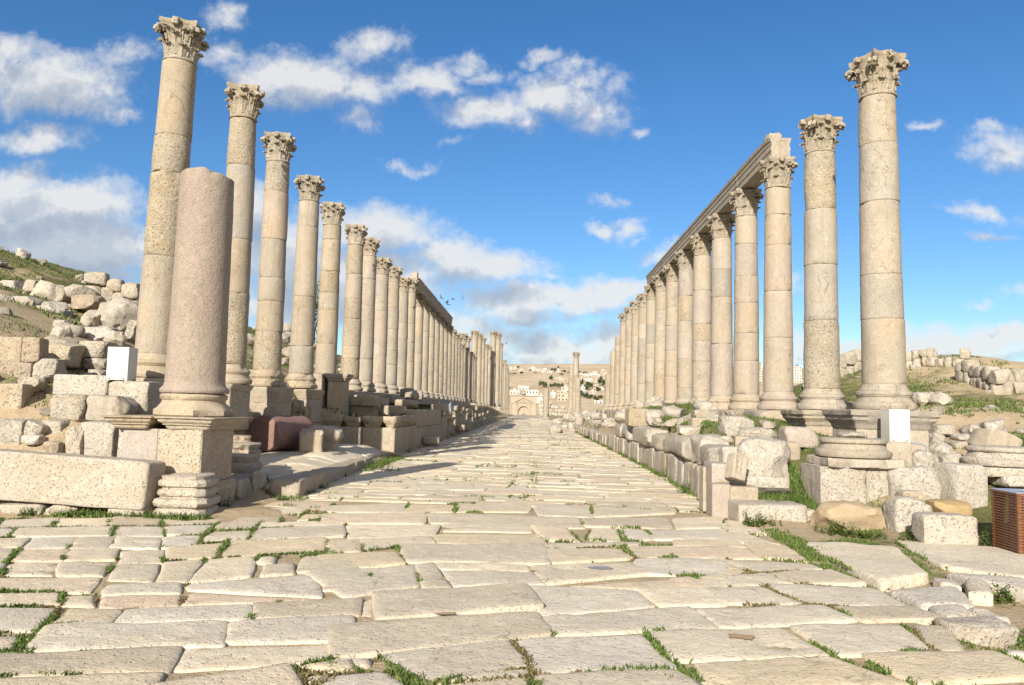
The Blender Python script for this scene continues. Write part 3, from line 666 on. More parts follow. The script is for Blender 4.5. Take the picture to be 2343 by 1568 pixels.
NEAR_M = """-150,40,430,10,400,75,-180,75;450,25,760,25,755,75,410,78;775,15,1270,20,1265,75,770,75;1285,25,1665,35,1690,110,1340,95;1690,30,2240,30,2250,85,1700,110
-150,90,560,80,540,155,-150,150;570,85,1590,115,1640,185,590,150;1630,115,2200,115,2240,185,1650,175;2250,120,2600,110,2600,190,2270,195
30,160,640,165,620,240,30,255;660,135,1260,165,1270,210,680,205;1270,170,1500,185,1600,285,1380,265;1700,185,1870,190,1900,280,1660,260;1880,190,2040,200,2090,262,1910,275;2060,195,2600,200,2600,260,2110,265
70,255,600,245,610,290,110,335;605,235,1350,225,1385,310,640,290;1400,285,1990,280,2050,300,1350,320
-200,360,350,345,410,425,-200,470;380,300,1350,295,1400,430,430,415;1350,325,1870,320,1970,390,1410,420;1920,305,2600,310,2600,380,1990,385
-250,480,470,430,500,580,0,650;485,430,610,420,715,580,540,600;620,405,1205,405,1280,470,660,470;690,475,1280,475,1355,565,740,575;1280,440,1930,430,2100,495,1380,560;1980,395,2600,390,2600,500,2050,500
200,650,1220,590,1350,740,230,820;1250,575,1960,600,2105,710,1345,770;1540,575,2600,505,2600,560,1980,600;2000,590,2600,580,2600,700,2150,710
-100,860,1300,760,1390,905,-60,1060;1340,780,2350,715,2530,860,1420,905;90,700,190,660,190,770,110,770
270,1040,1060,895,1300,1170,600,1240;1170,925,2010,905,2265,1140,1320,1170;-60,1065,170,1065,160,1110,-60,1120
-80,1180,260,1145,560,1330,-200,1340;640,1240,1230,1145,1330,1330,560,1340;1320,1190,2250,1150,2560,1330,1330,1330"""
NEAR_R = """-50,125,340,130,700,240,0,195;-50,205,430,215,670,295,0,265;-50,265,370,270,440,315,-50,310;420,275,700,300,870,410,560,385;-50,320,440,325,560,390,-50,385;-60,390,270,400,490,490,-60,500;300,400,870,430,1000,460,500,485;580,488,1000,460,1260,560,790,555;110,500,570,490,770,560,170,580;-80,520,60,515,160,580,-60,580;120,590,540,580,830,700,300,690;590,570,1290,580,1550,715,840,695;-80,590,120,600,290,700,-80,715
110,730,960,710,1200,810,270,860;1040,720,1570,715,1830,800,1250,815;-230,880,660,865,1020,1035,-30,1090;750,850,1500,838,1730,1010,1060,1040;1610,840,1820,850,1925,1000,1740,1000
110,1100,1010,1055,1590,1230,180,1290;1240,1040,2150,1020,2500,1180,1640,1245;1350,1290,2000,1255,2100,1340,1350,1340;-60,1200,80,1210,160,1300,-60,1300"""
for txt, fn, gp in ((NEAR_L, ZL, -.018), (NEAR_M, ZM, -.026), (NEAR_R, ZR, -.024)):
    for ln in txt.split('\n'):
        for qd in ln.split(';'):
            p = [float(t) for t in qd.split(',')]
            pinkish = 1.0 if p[0] in (1320, 700) and fn is ZL else None
            up = .035 if (fn is ZM and p[0] in (200,)) else .012 if (fn is ZM and p[0] in (-100, 380, 1280)) else 0.0
            slab(fn(p), 0.0, 2, gp, pinkish, up)
# courses further up the street: left of the crown line, right of the crown line
def courses(x0, x1, y0, y1, seed, fine_fn, d0=.46, d1=.66, w0=.7, w1=1.7, slope=0.0, bow=0.0):
    r = random.Random(seed); y = y0; sh = 0
    edge = lambda yy, xx, k: yy + slope * (xx - x0) + bow * math.sin((xx - x0) / (x1 - x0) * 3.1) + .05 * math.sin(xx * 1.7 + k * 1.9)
    k = 0
    while y < y1:
        d = r.uniform(d0, d1); x = x0 - r.uniform(0, .25); 
        while x < x1 - .25:
            w = r.uniform(w0, w1)
            if x + w > x1 - .35: w = x1 - x + r.uniform(-.06, .10)
            s0, s1 = r.uniform(-.07, .07), r.uniform(-.07, .07)
            xa, xb = x, x + w
            if r.random() < .10 and d > .5:                              # two narrow stones in one course
                ym = d * r.uniform(.42, .58)
                for (ya, yb) in ((0, ym), (ym, d)):
                    slab([(xa, edge(y + yb, xa, k + (yb == d))), (xb, edge(y + yb, xb, k + (yb == d))), (xb, edge(y + ya, xb, k)), (xa, edge(y + ya, xa, k))], 0, fine_fn(y), -.002)
            else:
                slab([(xa + s0, edge(y + d, xa, k + 1)), (xb + s1, edge(y + d, xb, k + 1)), (xb - s1, edge(y, xb, k)), (xa - s0, edge(y, xa, k))], 0, fine_fn(y), .0, None, r.choice((0, 0, 0, .005, .010)))
            x += w
        y += d; k += 1
ff = lambda y: 2 if y < 17 else 1 if y < 42 else 0
courses(-4.15, .15, 13.35, 60, 3, ff, slope=.02)
courses(.15, 3.42, 13.2, 60, 8, ff, slope=-.02, bow=.05)
courses(-4.6, .15, 60, 170, 5, ff, .7, 1.1, 1.0, 2.2); courses(.15, 3.6, 60, 170, 6, ff, .7, 1.1, 1.0, 2.2)
flush_slabs('road', M['slab'])
# beyond that the paving is one strip
V = []; ys = np.linspace(169, 236, 60)
for yv in ys: V += [(-4.8, yv, .004), (3.8, yv, .004)]
mb = MB(); mb.add(V, [(2 * i, 2 * i + 1, 2 * i + 3, 2 * i + 2) for i in range(59)])
fr_o = mb.obj('road', M['slab'], None, 180); tag(fr_o, None, None, None, 'structure')
# raised pavement behind the kerb on the left
def sw_z(X, Y): return .22 + .18 * ss(Y, 15.5, 20) * ss(-np.asarray(X), 4.4, 5.2) + 0 * X
r = random.Random(12); y = 13.7
while y < 25.0:
    d = r.uniform(.7, 1.1); x = -6.6
    while x < -4.55:
        w = r.uniform(.8, 1.5)
        if x + w > -4.7: w = -4.45 - x
        if not (y > 24.3): slab([(x + .05, y + d), (x + w + .05, y + d), (x + w, y), (x, y)], 0, 2 if y < 21 else 1, .022, None, 0, sw_z, 1.6, .13, 1.6)
        x += w
    y += d
flush_slabs('pavement', M['slab'])
# ------------------------------------------------------------------ columns
R0 = .37
def leaf_vf(ang, z0, h, rb, w, curl, seed, ns=11, nt=9):
    s = np.linspace(0, 1, ns); t = np.linspace(-1, 1, nt); S, T = np.meshgrid(s, t, indexing='ij')
    k = .70; up = np.clip(S / k, 0, 1); ph = np.clip((S - k) / (1 - k), 0, 1) * math.pi * 1.05
    Z = z0 + h * up * .93 + curl * np.sin(ph) * .8; Rr = np.interp(Z, rb[0], rb[1]) + .018 + .035 * up ** 2 + curl * (1 - np.cos(ph))
    W = w * (.62 + .5 * np.sin(np.pi * np.clip(S, 0, 1) * .85)) * (1 - .62 * np.clip((S - .68) / .32, 0, 1) ** 1.4) * (1 + .17 * np.cos(S * 2 * np.pi * 4.2))
    Rr = Rr - .045 * T ** 2 * (1 - .4 * S) + .017 * np.cos(T * np.pi * 3.0) * (.4 + S)
    th = ang + T * W / np.maximum(Rr, .2) * .5
    def lay(o): return np.stack([(Rr + o) * np.cos(th), (Rr + o) * np.sin(th), Z - (o < 0) * .006], -1).reshape(-1, 3)
    A, B = lay(0), lay(-.030); n = ns * nt; idx = np.arange(n).reshape(ns, nt); Fc = []
    for i in range(ns - 1):
        for j in range(nt - 1):
            Fc.append((idx[i, j], idx[i, j + 1], idx[i + 1, j + 1], idx[i + 1, j])); Fc.append((n + idx[i, j], n + idx[i + 1, j], n + idx[i + 1, j + 1], n + idx[i, j + 1]))
    per = list(idx[0, :-1]) + list(idx[:-1, -1]) + list(idx[-1, :0:-1]) + list(idx[:0:-1, 0])
    for a, c in zip(per, per[1:] + per[:1]): Fc.append((a, n + a, n + c, c))
    return np.concatenate([A, B]), Fc
CH = .80
def capital_meshes(seed, wear=1.0):
    rg = random.Random(seed); mb = MB()
    rb = ([0, .10, .35, .55, .66, .80], [.312, .315, .322, .345, .385, .40])
    prof = [(.30, 0.0), (.345, .004), (.355, .02), (.345, .04), (.315, .05)] + [(np.interp(z, *rb), z) for z in np.linspace(.06, .66, 8)] + [(.30, .665)]
    mb.add(*lathe(prof, 32))
    for i in range(8):
        if rg.random() > .06 * wear: mb.add(*leaf_vf(math.pi / 8 + i * math.pi / 4, .045, .24, rb, .245, .036, i))
    for i in range(8):
        if rg.random() > .10 * wear: mb.add(*leaf_vf(i * math.pi / 4, .10, .40, rb, .24, .044, i))
    for i in range(8):                                                  # small leaves under the scrolls
        if rg.random() > .15 * wear: mb.add(*leaf_vf(math.pi / 8 + i * math.pi / 4, .34, .24, rb, .16, .038, i, 9, 7))
    for i in range(4):                                                  # rosette in the middle of each side
        a = i * math.pi / 2; V, Fc = rock_vf(.13, .15, .13, 4, 8, .3, seed + i, 5); V[:, 0] += .43; V[:, 2] += .65; mb.add(rotz(V, a), Fc)
    V = np.concatenate(mb.V); nn = V / (np.linalg.norm(V, axis=1)[:, None] + 1e-9)
    V = V + (fbm(V * 7, seed, 3) * .013 * wear + fbm(V * 22, seed + 2, 2) * .005)[:, None] * nn
    bell = mesh_np('capital', V, mb.F, M['cap'], 50)
    vol = []
    for i in range(4):                                                  # corner scrolls
        a = math.pi / 4 + i * math.pi / 2; m2 = MB()
        if rg.random() < .16 * wear: vol.append(None); continue
        pts = [(.34, .38), (.37, .50), (.43, .585), (.50, .625), (.545, .60), (.56, .55), (.535, .51), (.50, .52), (.495, .55)]
        for sgn in (-1, 1):
            m2.add(*tube([(x, sgn * .045 * (1.4 - .6 * j / 8), z) for j, (x, z) in enumerate(pts)], [.03, .04, .045, .045, .045, .042, .04, .035, .025], 7))
        V2 = np.concatenate(m2.V); V2 += (fbm(V2 * 9 + i, seed + 7, 2) * .012)[:, None]
        vol.append(mesh_np('scroll', rotz(V2, a), m2.F, M['cap'], 50))
    nseg = 10; ring = []                                                # slab on top with hollow sides
    for i in range(4):
        a0 = math.pi / 4 + i * math.pi / 2; a1 = a0 + math.pi / 2
        c0 = np.array([math.cos(a0), math.sin(a0)]); c1 = np.array([math.cos(a1), math.sin(a1)]); tt = (c1 - c0) / np.linalg.norm(c1 - c0); mid = (c0 + c1) / 2; mid /= np.linalg.norm(mid)
        p0, p1 = c0 * .575 + tt * .05, c1 * .575 - tt * .05
        brk = rg.random() < .45 * wear
        for j in range(nseg):
            u = j / (nseg - 1); p = p0 * (1 - u) + p1 * u - mid * (.075 * math.sin(math.pi * u)) + (mid * .05 if abs(u - .5) < .12 else 0)
            if brk: p = p * (1 - .25 * math.exp(-((u - 1.0) / .22) ** 2))
            ring.append(p)
    m = len(ring); V = []; Fc = []
    lev = [(.80, .655), (.93, .665), (.95, .70), (.985, .715), (1.0, .74), (1.0, .795), (.97, .80)]
    for (sc, z) in lev: V += [(p[0] * sc, p[1] * sc, z) for p in ring]
    for i in range(len(lev) - 1):
        for j in range(m): Fc.append((i * m + j, i * m + (j + 1) % m, (i + 1) * m + (j + 1) % m, (i + 1) * m + j))
    Fc.append(tuple(range(m))[::-1]); Fc.append(tuple((len(lev) - 1) * m + j for j in range(m)))
    V = np.array(V); dd = fbm(V * 5, seed + 11, 3); V[:, :2] *= (1 + dd * .025 * wear - np.clip(fbm(V * 3, seed + 13, 2) - .4, 0, 1) * .16 * wear)[:, None]; V[:, 2] += dd * .012 * wear * (V[:, 2] > .7)
    return bell, vol, mesh_np('abacus', V, Fc, M['cap'], 40)
CAPS = [capital_meshes(s, w) for s, w in ((1, .5), (2, 1.0), (3, 1.2), (4, 1.5), (5, .8))]
def base_mesh(seed, mat, R=R0, hs=1.0):
    p = [(1.30, 0), (1.40, .012), (1.44, .05), (1.43, .10), (1.36, .135), (1.27, .145), (1.255, .17), (1.20, .20), (1.20, .225), (1.245, .24), (1.25, .255), (1.28, .262), (1.305, .29), (1.285, .325), (1.20, .34), (1.14, .345), (1.13, .37), (1.06, .40), (1.02, .44), (1.0, .46)]
    V, Fc = lathe([(r * R, z * hs) for r, z in p], 48, seed, .008, 0)
    nn = V.copy(); nn[:, 2] = 0
    V = V - nn * (np.clip(fbm(V * 3.1 + seed, seed, 3) - .5, 0, 1) * .22)[:, None]
    return mesh_np('base', V, Fc, mat, 40)
BASES = {k: [base_mesh(i, M[k]) for i in (1, 2)] for k in ('pale', 'lime', 'rose', 'tan')}
BH = .46
def drum_mesh(r0, r1, h, seed, mat, rough, pit, chip, seg=44):
    zz = sorted(set([0, .008, .03] + list(np.linspace(.1, h - .1, max(2, int(h / .16)))) + [h - .03, h - .008, h]))
    pr = []
    for z in zz:
        r = r0 + (r1 - r0) * z / h; e = min(z, h - z); r -= .007 if e < .004 else .002 if e < .01 else 0; pr.append((r, z))
    return mesh_np('drum', *lathe(pr, seg, seed, rough, chip, pit), mat, 40)
_dc = {}
def column(X, Y, zb, Hs, label, group, seed, mats, cap=0, rot=0.0, lod=0, scale=1.0, base='pale', has_cap=True, lean=(0, 0), plinth=False, ring=True, nd=None, dh=None):
    rg = random.Random(seed); t = empty('column', (X, Y, zb), label, 'column', group, (lean[0], lean[1], 0)); t['kind'] = 'thing'; t.scale = (scale,) * 3
    z = 0.0
    if plinth:
        link('plinth', mesh_np('plinth', *rect_lathe([(0, 0), (.004, .01), (.004, .13), (0, .14)], .55, .55, 9, seed, .012), M[base], 40), t); z = .14
    link('base', BASES[base][seed % 2], t, (0, 0, z), (0, 0, seed * 1.3)); z += BH
    top = Hs - (CH if has_cap else 0); n = nd or rg.choice((4, 5, 5, 6)); ws = dh or [rg.uniform(.55, 1.6) for _ in range(n)]; n = len(ws); H = top - z; sw = sum(ws); z0 = z
    for i in range(n):
        h = H * ws[i] / sw; mk = mats[i % len(mats)] if isinstance(mats, (list, tuple)) else mats
        f0, f1 = (z - z0) / H, (z + h - z0) / H
        r0, r1 = R0 * (1 - .13 * f0 ** 1.4), R0 * (1 - .13 * f1 ** 1.4)
        j = rg.uniform(-.006, .006); er = mk == 'pitted'
        if lod == 0: me = drum_mesh(r0 + j, r1 + j, h - .004, seed * 31 + i, M[mk], .012 if er else .004, (.016 if er else .004), (.10 if er else .07))
        else:
            key = (mk, lod, n, i, seed % 3) 
            me = drum_mesh(r0, r1, h - .003, seed * 31 + i, M[mk], .006, .006, .05, 24 if lod == 1 else 14)
        link('drum', me, t, (rg.uniform(-.008, .008), rg.uniform(-.008, .008), z), (0, 0, 0)); z += h
    if has_cap:
        bell, vol, aba = CAPS[cap % len(CAPS)]
        c = link('capital', bell, t, (0, 0, z), (0, 0, rot)); c.scale = (.93, .93, 1)
        for vm in vol:
            if vm and lod < 2: link('scroll', vm, c)
        link('abacus', aba, c)
    return t
ORD = ['first', 'second', 'third', 'fourth', 'fifth', 'sixth', 'seventh', 'eighth', 'ninth', 'tenth', 'eleventh', 'twelfth', 'thirteenth', 'fourteenth', 'fifteenth', 'sixteenth', 'seventeenth', 'eighteenth', 'nineteenth', 'twentieth'] 
def ordn(i):
    if i < 20: return ORD[i]
    n = i + 1; return {20: 'twenty', 30: 'thirty', 40: 'forty', 50: 'fifty'}[n // 10 * 10] + ('-' + ORD[n % 10 - 1] if n % 10 else '') if n % 10 else {30: 'thirtieth', 40: 'fortieth', 20: 'twentieth', 50: 'fiftieth'}[n]
# right-hand row
XR = 6.4
RM = [('lime', 'pale', 'lime', 'pale', 'lime'), ('pitted', 'grey', 'pale', 'pitted'), ('tan', 'rose', 'rose', 'tan'), ('rose', 'rose', 'tan'), ('rose', 'tan', 'grey'), ('tan', 'rose'), ('pale', 'tan', 'rose'), ('rose', 'tan'), ('tan', 'pale'), ('grey', 'pale', 'lime'), ('pale', 'grey'), ('lime', 'pale'), ('rose', 'pale'), ('lime', 'rose', 'pale')]
RD = {0: (1.3, .9, 1.5, 1.2, 1.0), 1: (1.5, 1.25, 1.25, 1.3), 2: (1.55, 1.35, 1.35, .9, .8)}
GR = 'columns of the right-hand row'
for i in range(14):
    Yc = 14.3 + 3.0 * i
    mats = RM[i]
    lab = {0: 'tallest-looking pale column nearest on the right, flaring capital pointing left', 1: 'second right-hand column, pitted drums at foot and top with smooth grey ones between', 2: 'third right-hand column, smooth rosy shaft under the broken front end of the architrave'}.get(i)
    if not lab: lab = f'smooth rosy limestone column carrying the architrave, {ordn(i)} of the right-hand row' if i < 9 else f'free-standing limestone column beyond the architrave, {ordn(i)} of the right-hand row'
    column(XR, Yc, 1.75, 6.58 - (.06 if i == 1 else 0), lab, GR, 100 + i, mats, [1, 3, 4, 0, 0, 4, 0, 1, 0, 2, 1, 0, 2, 1][i], [.22, .12, 0, 0, 0, .0, 0, 0, 0, .1, .2, 0, .1, .2][i], 0 if i < 6 else 1, 1, ['pale', 'pale', 'rose', 'tan'][min(i, 3)] if i < 5 else 'pale', True, (rg_ := (0, -.006 if i == 0 else 0)), False, True, None, RD.get(i))
for i, (Yc, H) in enumerate(((56.4, 5.3), (59.6, 4.5), (63.5, 2.9))):
    column(XR, Yc, 1.72, H, ['broken yellowish shaft without capital at the far end of the right-hand row', 'lower broken shaft beside the end of the right-hand row', 'shortest stump of the right-hand row, standing last'][i], GR, 130 + i, ('pitted', 'lime', 'pitted')[i:], 0, 0, 1, 1, 'pale', False)
# the lone column down the street, and thick stumps at its foot
p = at(1316, 930, 108)
column(p.x, 108, 1.6, 8.1 / 1.15, 'lone column with capital standing free down the street, hills behind it', None, 140, ('lime', 'pale', 'pitted', 'pale', 'pale'), 1, .1, 1, 1.15, 'lime')
q = at(1321.5, 930, 104.5); column(q.x, 104.5, 1.4, 4.6, 'smooth grey shaft stump right in front of the lone column', 'stumps round the lone column', 141, ('grey', 'pale'), 0, 0, 1, 1, 'pale', False)
q = at(1306, 930, 112); column(q.x, 112, 1.4, 5.3, 'pale shaft stump just left of the lone column', 'stumps round the lone column', 142, ('lime', 'lime'), 0, 0, 1, 1.25, 'pale', False)
q = at(1249, 930, 128); column(q.x, 128, .2, 3.7, 'short weathered pillar stump between the gate and the lone column', 'stumps round the lone column', 143, ('pitted', 'lime'), 0, 0, 1, 1.3, 'pale', False)
# left-hand row
XL = -7.2
LX = [340, 517, 605, 683, 740, 797, 830, 862, 889, 912, 930]
LTOP = [60, 205, 312, 408, 468, 518, 547, 592, 612, 636, 640]
LM = [('lime', 'pitted', 'pitted', 'lime', 'pale', 'rose'), ('pitted', 'tan', 'grey', 'pitted'), ('pitted', 'lime', 'pale', 'grey', 'rose'), ('grey', 'grey', 'tan', 'pale'), ('lime', 'tan', 'pale', 'pitted'), ('pitted', 'lime', 'pitted'), ('pale', 'lime', 'rose'), ('lime', 'rose', 'rose'), ('grey', 'pitted', 'lime'), ('pale', 'grey'), ('lime', 'tan', 'pale')]
LLAB = ['tall column nearest on the left, pale pinkish top drum under a broken capital', 'second left-hand column, mostly hidden by the broken granite shaft, capital intact', 'third left-hand column, pitted lower drums, on a two-step plinth', 'fourth left-hand column, smooth grey lower drum with a crack', 'fifth left-hand column, rising behind the shaded tall pedestal', 'sixth left-hand column, yellow pitted shaft and squat capital', 'seventh left-hand column, slim, close behind the yellow pitted one', 'eighth left-hand column, rosy smooth middle drums', 'ninth left-hand column, grey-patched shaft and worn capital', 'tenth left-hand column, slim, before the left architrave', 'eleventh left-hand column, slim, just before the architrave begins']
GL = 'columns of the left-hand row'
LCOL = []
for i in range(11):
    xb = LX[i]; off = 1211 - xb; Yc = -XL * F / off
    zb = float(np.interp(Yc, [14, 22, 30, 60], [2.02, 2.05, 2.18, 2.3]))
    pt = at(LTOP[i] * 0 + [410, 552, 648, 711, 765, 817, 847, 872, 903, 921, 936][i], LTOP[i], Yc)
    H = pt.z - zb; LCOL.append((Yc, zb, H))
    lean = (0, .021, 0) if i == 0 else (0, 0, 0)
    column(XL, Yc, zb, H, LLAB[i], GL, 200 + i, LM[i], [3, 2, 1, 3, 4, 2, 1, 3, 1, 0, 1][i], [.12, .25, .1, .05, .2, .1, .2, 0, .1, 0, 0][i], 0 if i < 6 else 1, 1, ['lime', 'lime', 'lime', 'pale'][i] if i < 4 else 'pale', True, lean[:2])
ys = [49.2 + 3.05 * k for k in range(0, 17)]
for k, Yc in enumerate(ys):
    i = 11 + k
    lab = f'left-hand column under the dark architrave, {ordn(i)} of its row' if k < 7 else f'distant left-hand column beyond the architrave, {ordn(i)} of its row'
    column(XL, Yc, 2.25, 6.45 if k < 10 else 6.0, lab, GL, 220 + k, random.Random(k).choice((('lime', 'pale'), ('tan', 'rose', 'lime'), ('pale', 'lime', 'grey'))), k, 0, 1, 1, 'pale')
far = [(1059, 763, 84.2, 1.2), (1068, 770, 90.5, 1.2), (1086, 757, 102.5, 1.3), (1096, 764, 109, 1.3), (1104, 773, 115, 1.3), (1112, 788, 122, 1.1), (1119, 793, 126, 1.1), (1125, 797, 131, 1.1), (1129, 759, 128, 1.45), (1139, 764, 137, 1.45), (1145, 786, 146, 1.3), (1149, 832, 165, 1.0), (1152, 832, 176, 1.0), (1154, 824, 172, 1.15), (1158, 833, 190, 1.05), (1161, 842, 205, 1.0), (1163, 850, 220, 1.0)]
for k, (xp, yp, Yc, sc) in enumerate(far):
    pt = at(xp, yp, Yc); bz = 2.0 if Yc < 140 else 1.4
    column(pt.x, Yc, bz, (pt.z - bz) / sc, f'far tall left-hand column, {ordn(28 + k)} of its row counted from the front', GL, 240 + k, random.Random(k + 9).choice((('lime', 'tan'), ('pale', 'lime'), ('lime', 'lime'), ('tan', 'pale'))), k, .1 * k, 1 if Yc < 140 else 2, sc, 'lime')
# beams lying on the capitals
def beam(x, y0, y1, zb, hgt, wid, seed, label, grp, mat, brk=0):
    y0, y1 = y0 + .012, y1 - .012
    pr = [(-.43, 0), (-.43, .30), (-.465, .31), (-.465, .60), (-.50, .61), (-.50, .80), (-.55, .84), (-.57, 1.0), (.57, 1.0), (.55, .84), (.50, .80), (.50, .61), (.465, .60), (.465, .31), (.43, .30), (.43, 0)]
    n = 14; V = []; Fc = []; m = len(pr)
    for i in range(n + 1):
        yv = (y1 - y0) * i / n - (y1 - y0) / 2; V += [(a * wid, yv, z * hgt) for a, z in pr]
    V = np.array(V); d = fbm(V * 3 + seed, seed, 3) * .010; ch = np.clip(fbm(V * 2.6 + seed * 3, seed + 1, 3) - .45, 0, 1) * .16
    V[:, 2] -= np.minimum(ch, .05) * (V[:, 2] > hgt * .9); V[:, 0] *= 1 + d
    if brk: e = np.exp(-(V[:, 1] + (y1 - y0) / 2) / .35); V[:, 2] -= e * .06 * (V[:, 2] > hgt * .7); V[:, 0] *= 1 - .14 * e * (V[:, 2] > hgt * .5)
    for i in range(n):
        for j in range(m): j2 = (j + 1) % m; Fc.append((i * m + j, (i + 1) * m + j, (i + 1) * m + j2, i * m + j2))
    for j in range(m // 2 - 1): Fc.append((j, j + 1, m - 2 - j, m - 1 - j)); Fc.append(tuple(n * m + q for q in (m - 1 - j, m - 2 - j, j + 1, j)))
    o = link('architrave_block', mesh_np('architrave_block', V, Fc, mat, 30), None, (x, (y0 + y1) / 2, zb + .012)); return tag(o, label, 'architrave block', grp)
for k, i in enumerate(range(2, 9)):
    beam(XR, 14.3 + 3 * i + (.0 if i > 2 else -.28), 14.3 + 3 * (i + 1) + (.3 if i == 8 else 0), 8.33, .56, .56, 300 + i, ['broken front block of the right-hand architrave, lump of stone on it'][0] if k == 0 else f'moulded architrave block spanning the right-hand columns, {ordn(k)} block from its broken front end', 'blocks of the right-hand architrave', M['pale'], k == 0)
V, Fc = rock_vf(.46, .5, .24, 3.2, 12, .14, 7); tag(link('stone', mesh_np('stone', V, Fc, M['block'], 40), None, (XR - .05, 20.42, 8.84)), 'rounded lump of stone on the broken front end of the right-hand architrave', 'stone')
for k in range(6):
    beam(XL, 49.2 + 3.05 * k - (3.1 if k == 0 else 0) * .95, 49.2 + 3.05 * (k + 1), 8.71, .70, .62, 320 + k, f'dark moulded architrave block on the left-hand columns, {ordn(k)} block counted away from us', 'blocks of the left-hand architrave', M['dark'], k == 0)
V, Fc = rock_vf(.4, .4, .42, 8, 3, .08, 17); tag(link('stone', mesh_np('stone', V, Fc, M['block'], 40), None, (XL, 47.2, 9.40)), 'small square stone standing on the near end of the left-hand architrave', 'stone')

# ------------------------------------------------------------------ loose stones
KN = {'block': dict(k=14, cuts=5, rough=.035, cutd=(.90, 1.0), n=9), 'worn': dict(k=8, cuts=10, rough=.06, cutd=(.74, .98), n=12), 'boulder': dict(k=3.0, cuts=16, rough=.12, cutd=(.62, .92), n=13)}
for i, (lab, x0, y0, x1, y1, Y, dep, kind, mk, gnd, ex) in enumerate(ST):
    cx, w, zb, hgt = span(x0, y0, x1, y1, Y); kw = dict(KN[kind]); kw['k'] = ex.get('k', kw['k'])
    if ex.get('big'): kw['n'] = 14
    sink = (.10 * hgt + .02) if gnd else .0
    wf = 1.14 if kind == 'boulder' else 1.0
    V, Fc = rock_vf(w * wf, dep, (hgt + sink) * (1.10 if kind == 'boulder' else 1), seed=900 + i, taper=ex.get('taper', 0), **kw)
    if ex.get('flare'): V[:, :2] *= (.72 + .34 * ss(V[:, 2] / hgt, .45, .7))[:, None]
    nm = {'block': 'cut_stone_block', 'worn': 'stone_block', 'boulder': 'boulder'}[kind]
    o = link(nm, mesh_np(nm, V, Fc, M[mk], 38 if kind != 'block' else 32), None, (cx, Y + dep * .5, zb - sink), (0, ex.get('tilt', 0), ex.get('rz', random.Random(i).uniform(-.06, .06))))
    tag(o, lab, {'block': 'stone block', 'worn': 'stone', 'boulder': 'boulder'}[kind])
# ------------------------------------------------------------------ pedestals, podiums, kerb, walls
CORN = [(0, 0), (.02, .02), (.02, .04), (.05, .07), (.09, .10), (.09, .13), (.12, .15), (.125, .20), (.11, .21)]
def pedestal(x0, x1, y0, y1, z0, z1, label, mat, group=None, seed=0, ch=.2, foot=True, cmat=None, po=1.0):
    t = empty('pedestal', ((x0 + x1) / 2, (y0 + y1) / 2, z0), label, 'pedestal', group); t['kind'] = 'thing'
    hx, hy, H = (x1 - x0) / 2, (y1 - y0) / 2, z1 - z0; zf = .12 if foot else 0.0
    if foot: link('plinth', mesh_np('plinth', *rect_lathe([(.08, -.06), (.085, .07), (.05, .10), (.02, .12)], hx, hy, 10, seed, .012), mat, 40), t)
    zz = [zf + .003] + list(np.linspace(zf + .03, H - ch - .03, 6)) + [H - ch - .004]
    link('die', mesh_np('die', *rect_lathe([(-.006 if i in (0, len(zz) - 1) else 0, z) for i, z in enumerate(zz)], hx, hy, 14, seed + 1, .010), mat, 40), t)
    link('cornice', mesh_np('cornice', *rect_lathe([(o * po, H - ch + z * ch / .21) for o, z in CORN], hx, hy, 16, seed + 2, .014), cmat or mat, 40), t)
    return t
# the pedestal and granite shaft in the left foreground
t = empty('pedestal', (-5.45, 12.15, .38), 'big moulded pedestal carrying the broken pink granite shaft', 'pedestal'); t['kind'] = 'thing'
def rl(name, prof, hx, hy, mat, par, loc, seed, rough=.010, nseg=14, rnd=.02): return link(name, mesh_np(name, *rect_lathe(prof, hx, hy, nseg, seed, rough, rnd), mat, 38), par, loc)
zz = list(np.linspace(0, .80, 8)); wall_ = [(0, z) for z in zz]
rl('plinth', [(.05, -.42), (.06, -.05), (.04, .0)], .62, .62, M['block'], t, (0, 0, 0), 3, .02)
rl('slab', [(-.002, z) for z in zz], .275, .60, M['pinkish'], t, (-.335, .03, .003), 4, .004)
rl('die', wall_, .335, .62, M['block'], t, (.285, -.01, .003), 5, .008)
rl('pilaster', [(.02, 0), (.02, .05), (0, .07)] + [(0, z) for z in zz[1:]], .045, .50, M['white'], t, (-.665, 0, .003), 6, .004)
rl('cornice', [(.0, .805), (.02, .83), (.02, .85), (.06, .87), (.06, .885), (.10, .91), (.11, .93), (.11, .955), (.15, .965), (.155, .985), (.14, .99)], .245, .64, M['tan'], t, (-.46, 0, 0), 7, .012, 18)
rl('cornice', [(.0, .805), (.02, .83), (.02, .85), (.06, .87), (.06, .885), (.10, .91), (.11, .93), (.11, .955), (.15, .965), (.155, .985), (.14, .99)], .30, .64, M['tan'], t, (.40, 0, .002), 8, .02, 18)
V, Fc = rock_vf(.8, .72, .34, 6, 7, .05, 78, 10)
t = empty('broken_column', (-5.27, 12.2, 1.372), 'broken pink granite column shaft standing on the moulded pedestal, top snapped off', 'broken column'); t['kind'] = 'thing'
V, Fc = lathe([(r * .40, z) for r, z in [(1.36, 0), (1.42, .02), (1.42, .10), (1.35, .13), (1.20, .20), (1.16, .24), (1.20, .255), (1.24, .27), (1.26, .31), (1.20, .34), (1.12, .352)]], 48, 8, .012)
a8 = np.arctan2(V[:, 1], V[:, 0]); oc = 1 / np.maximum(np.cos((a8 + math.pi / 8) % (math.pi / 4) - math.pi / 8), .9); f = ss(.16 - V[:, 2], 0, .05); V[:, :2] *= (1 + (oc - 1) * f)[:, None]
V -= np.stack([V[:, 0], V[:, 1], 0 * V[:, 0]], 1) * (np.clip(fbm(V * 3.3, 6, 3) - .45, 0, 1) * .25)[:, None]
link('base', mesh_np('base', V, Fc, M['lime'], 38), t)
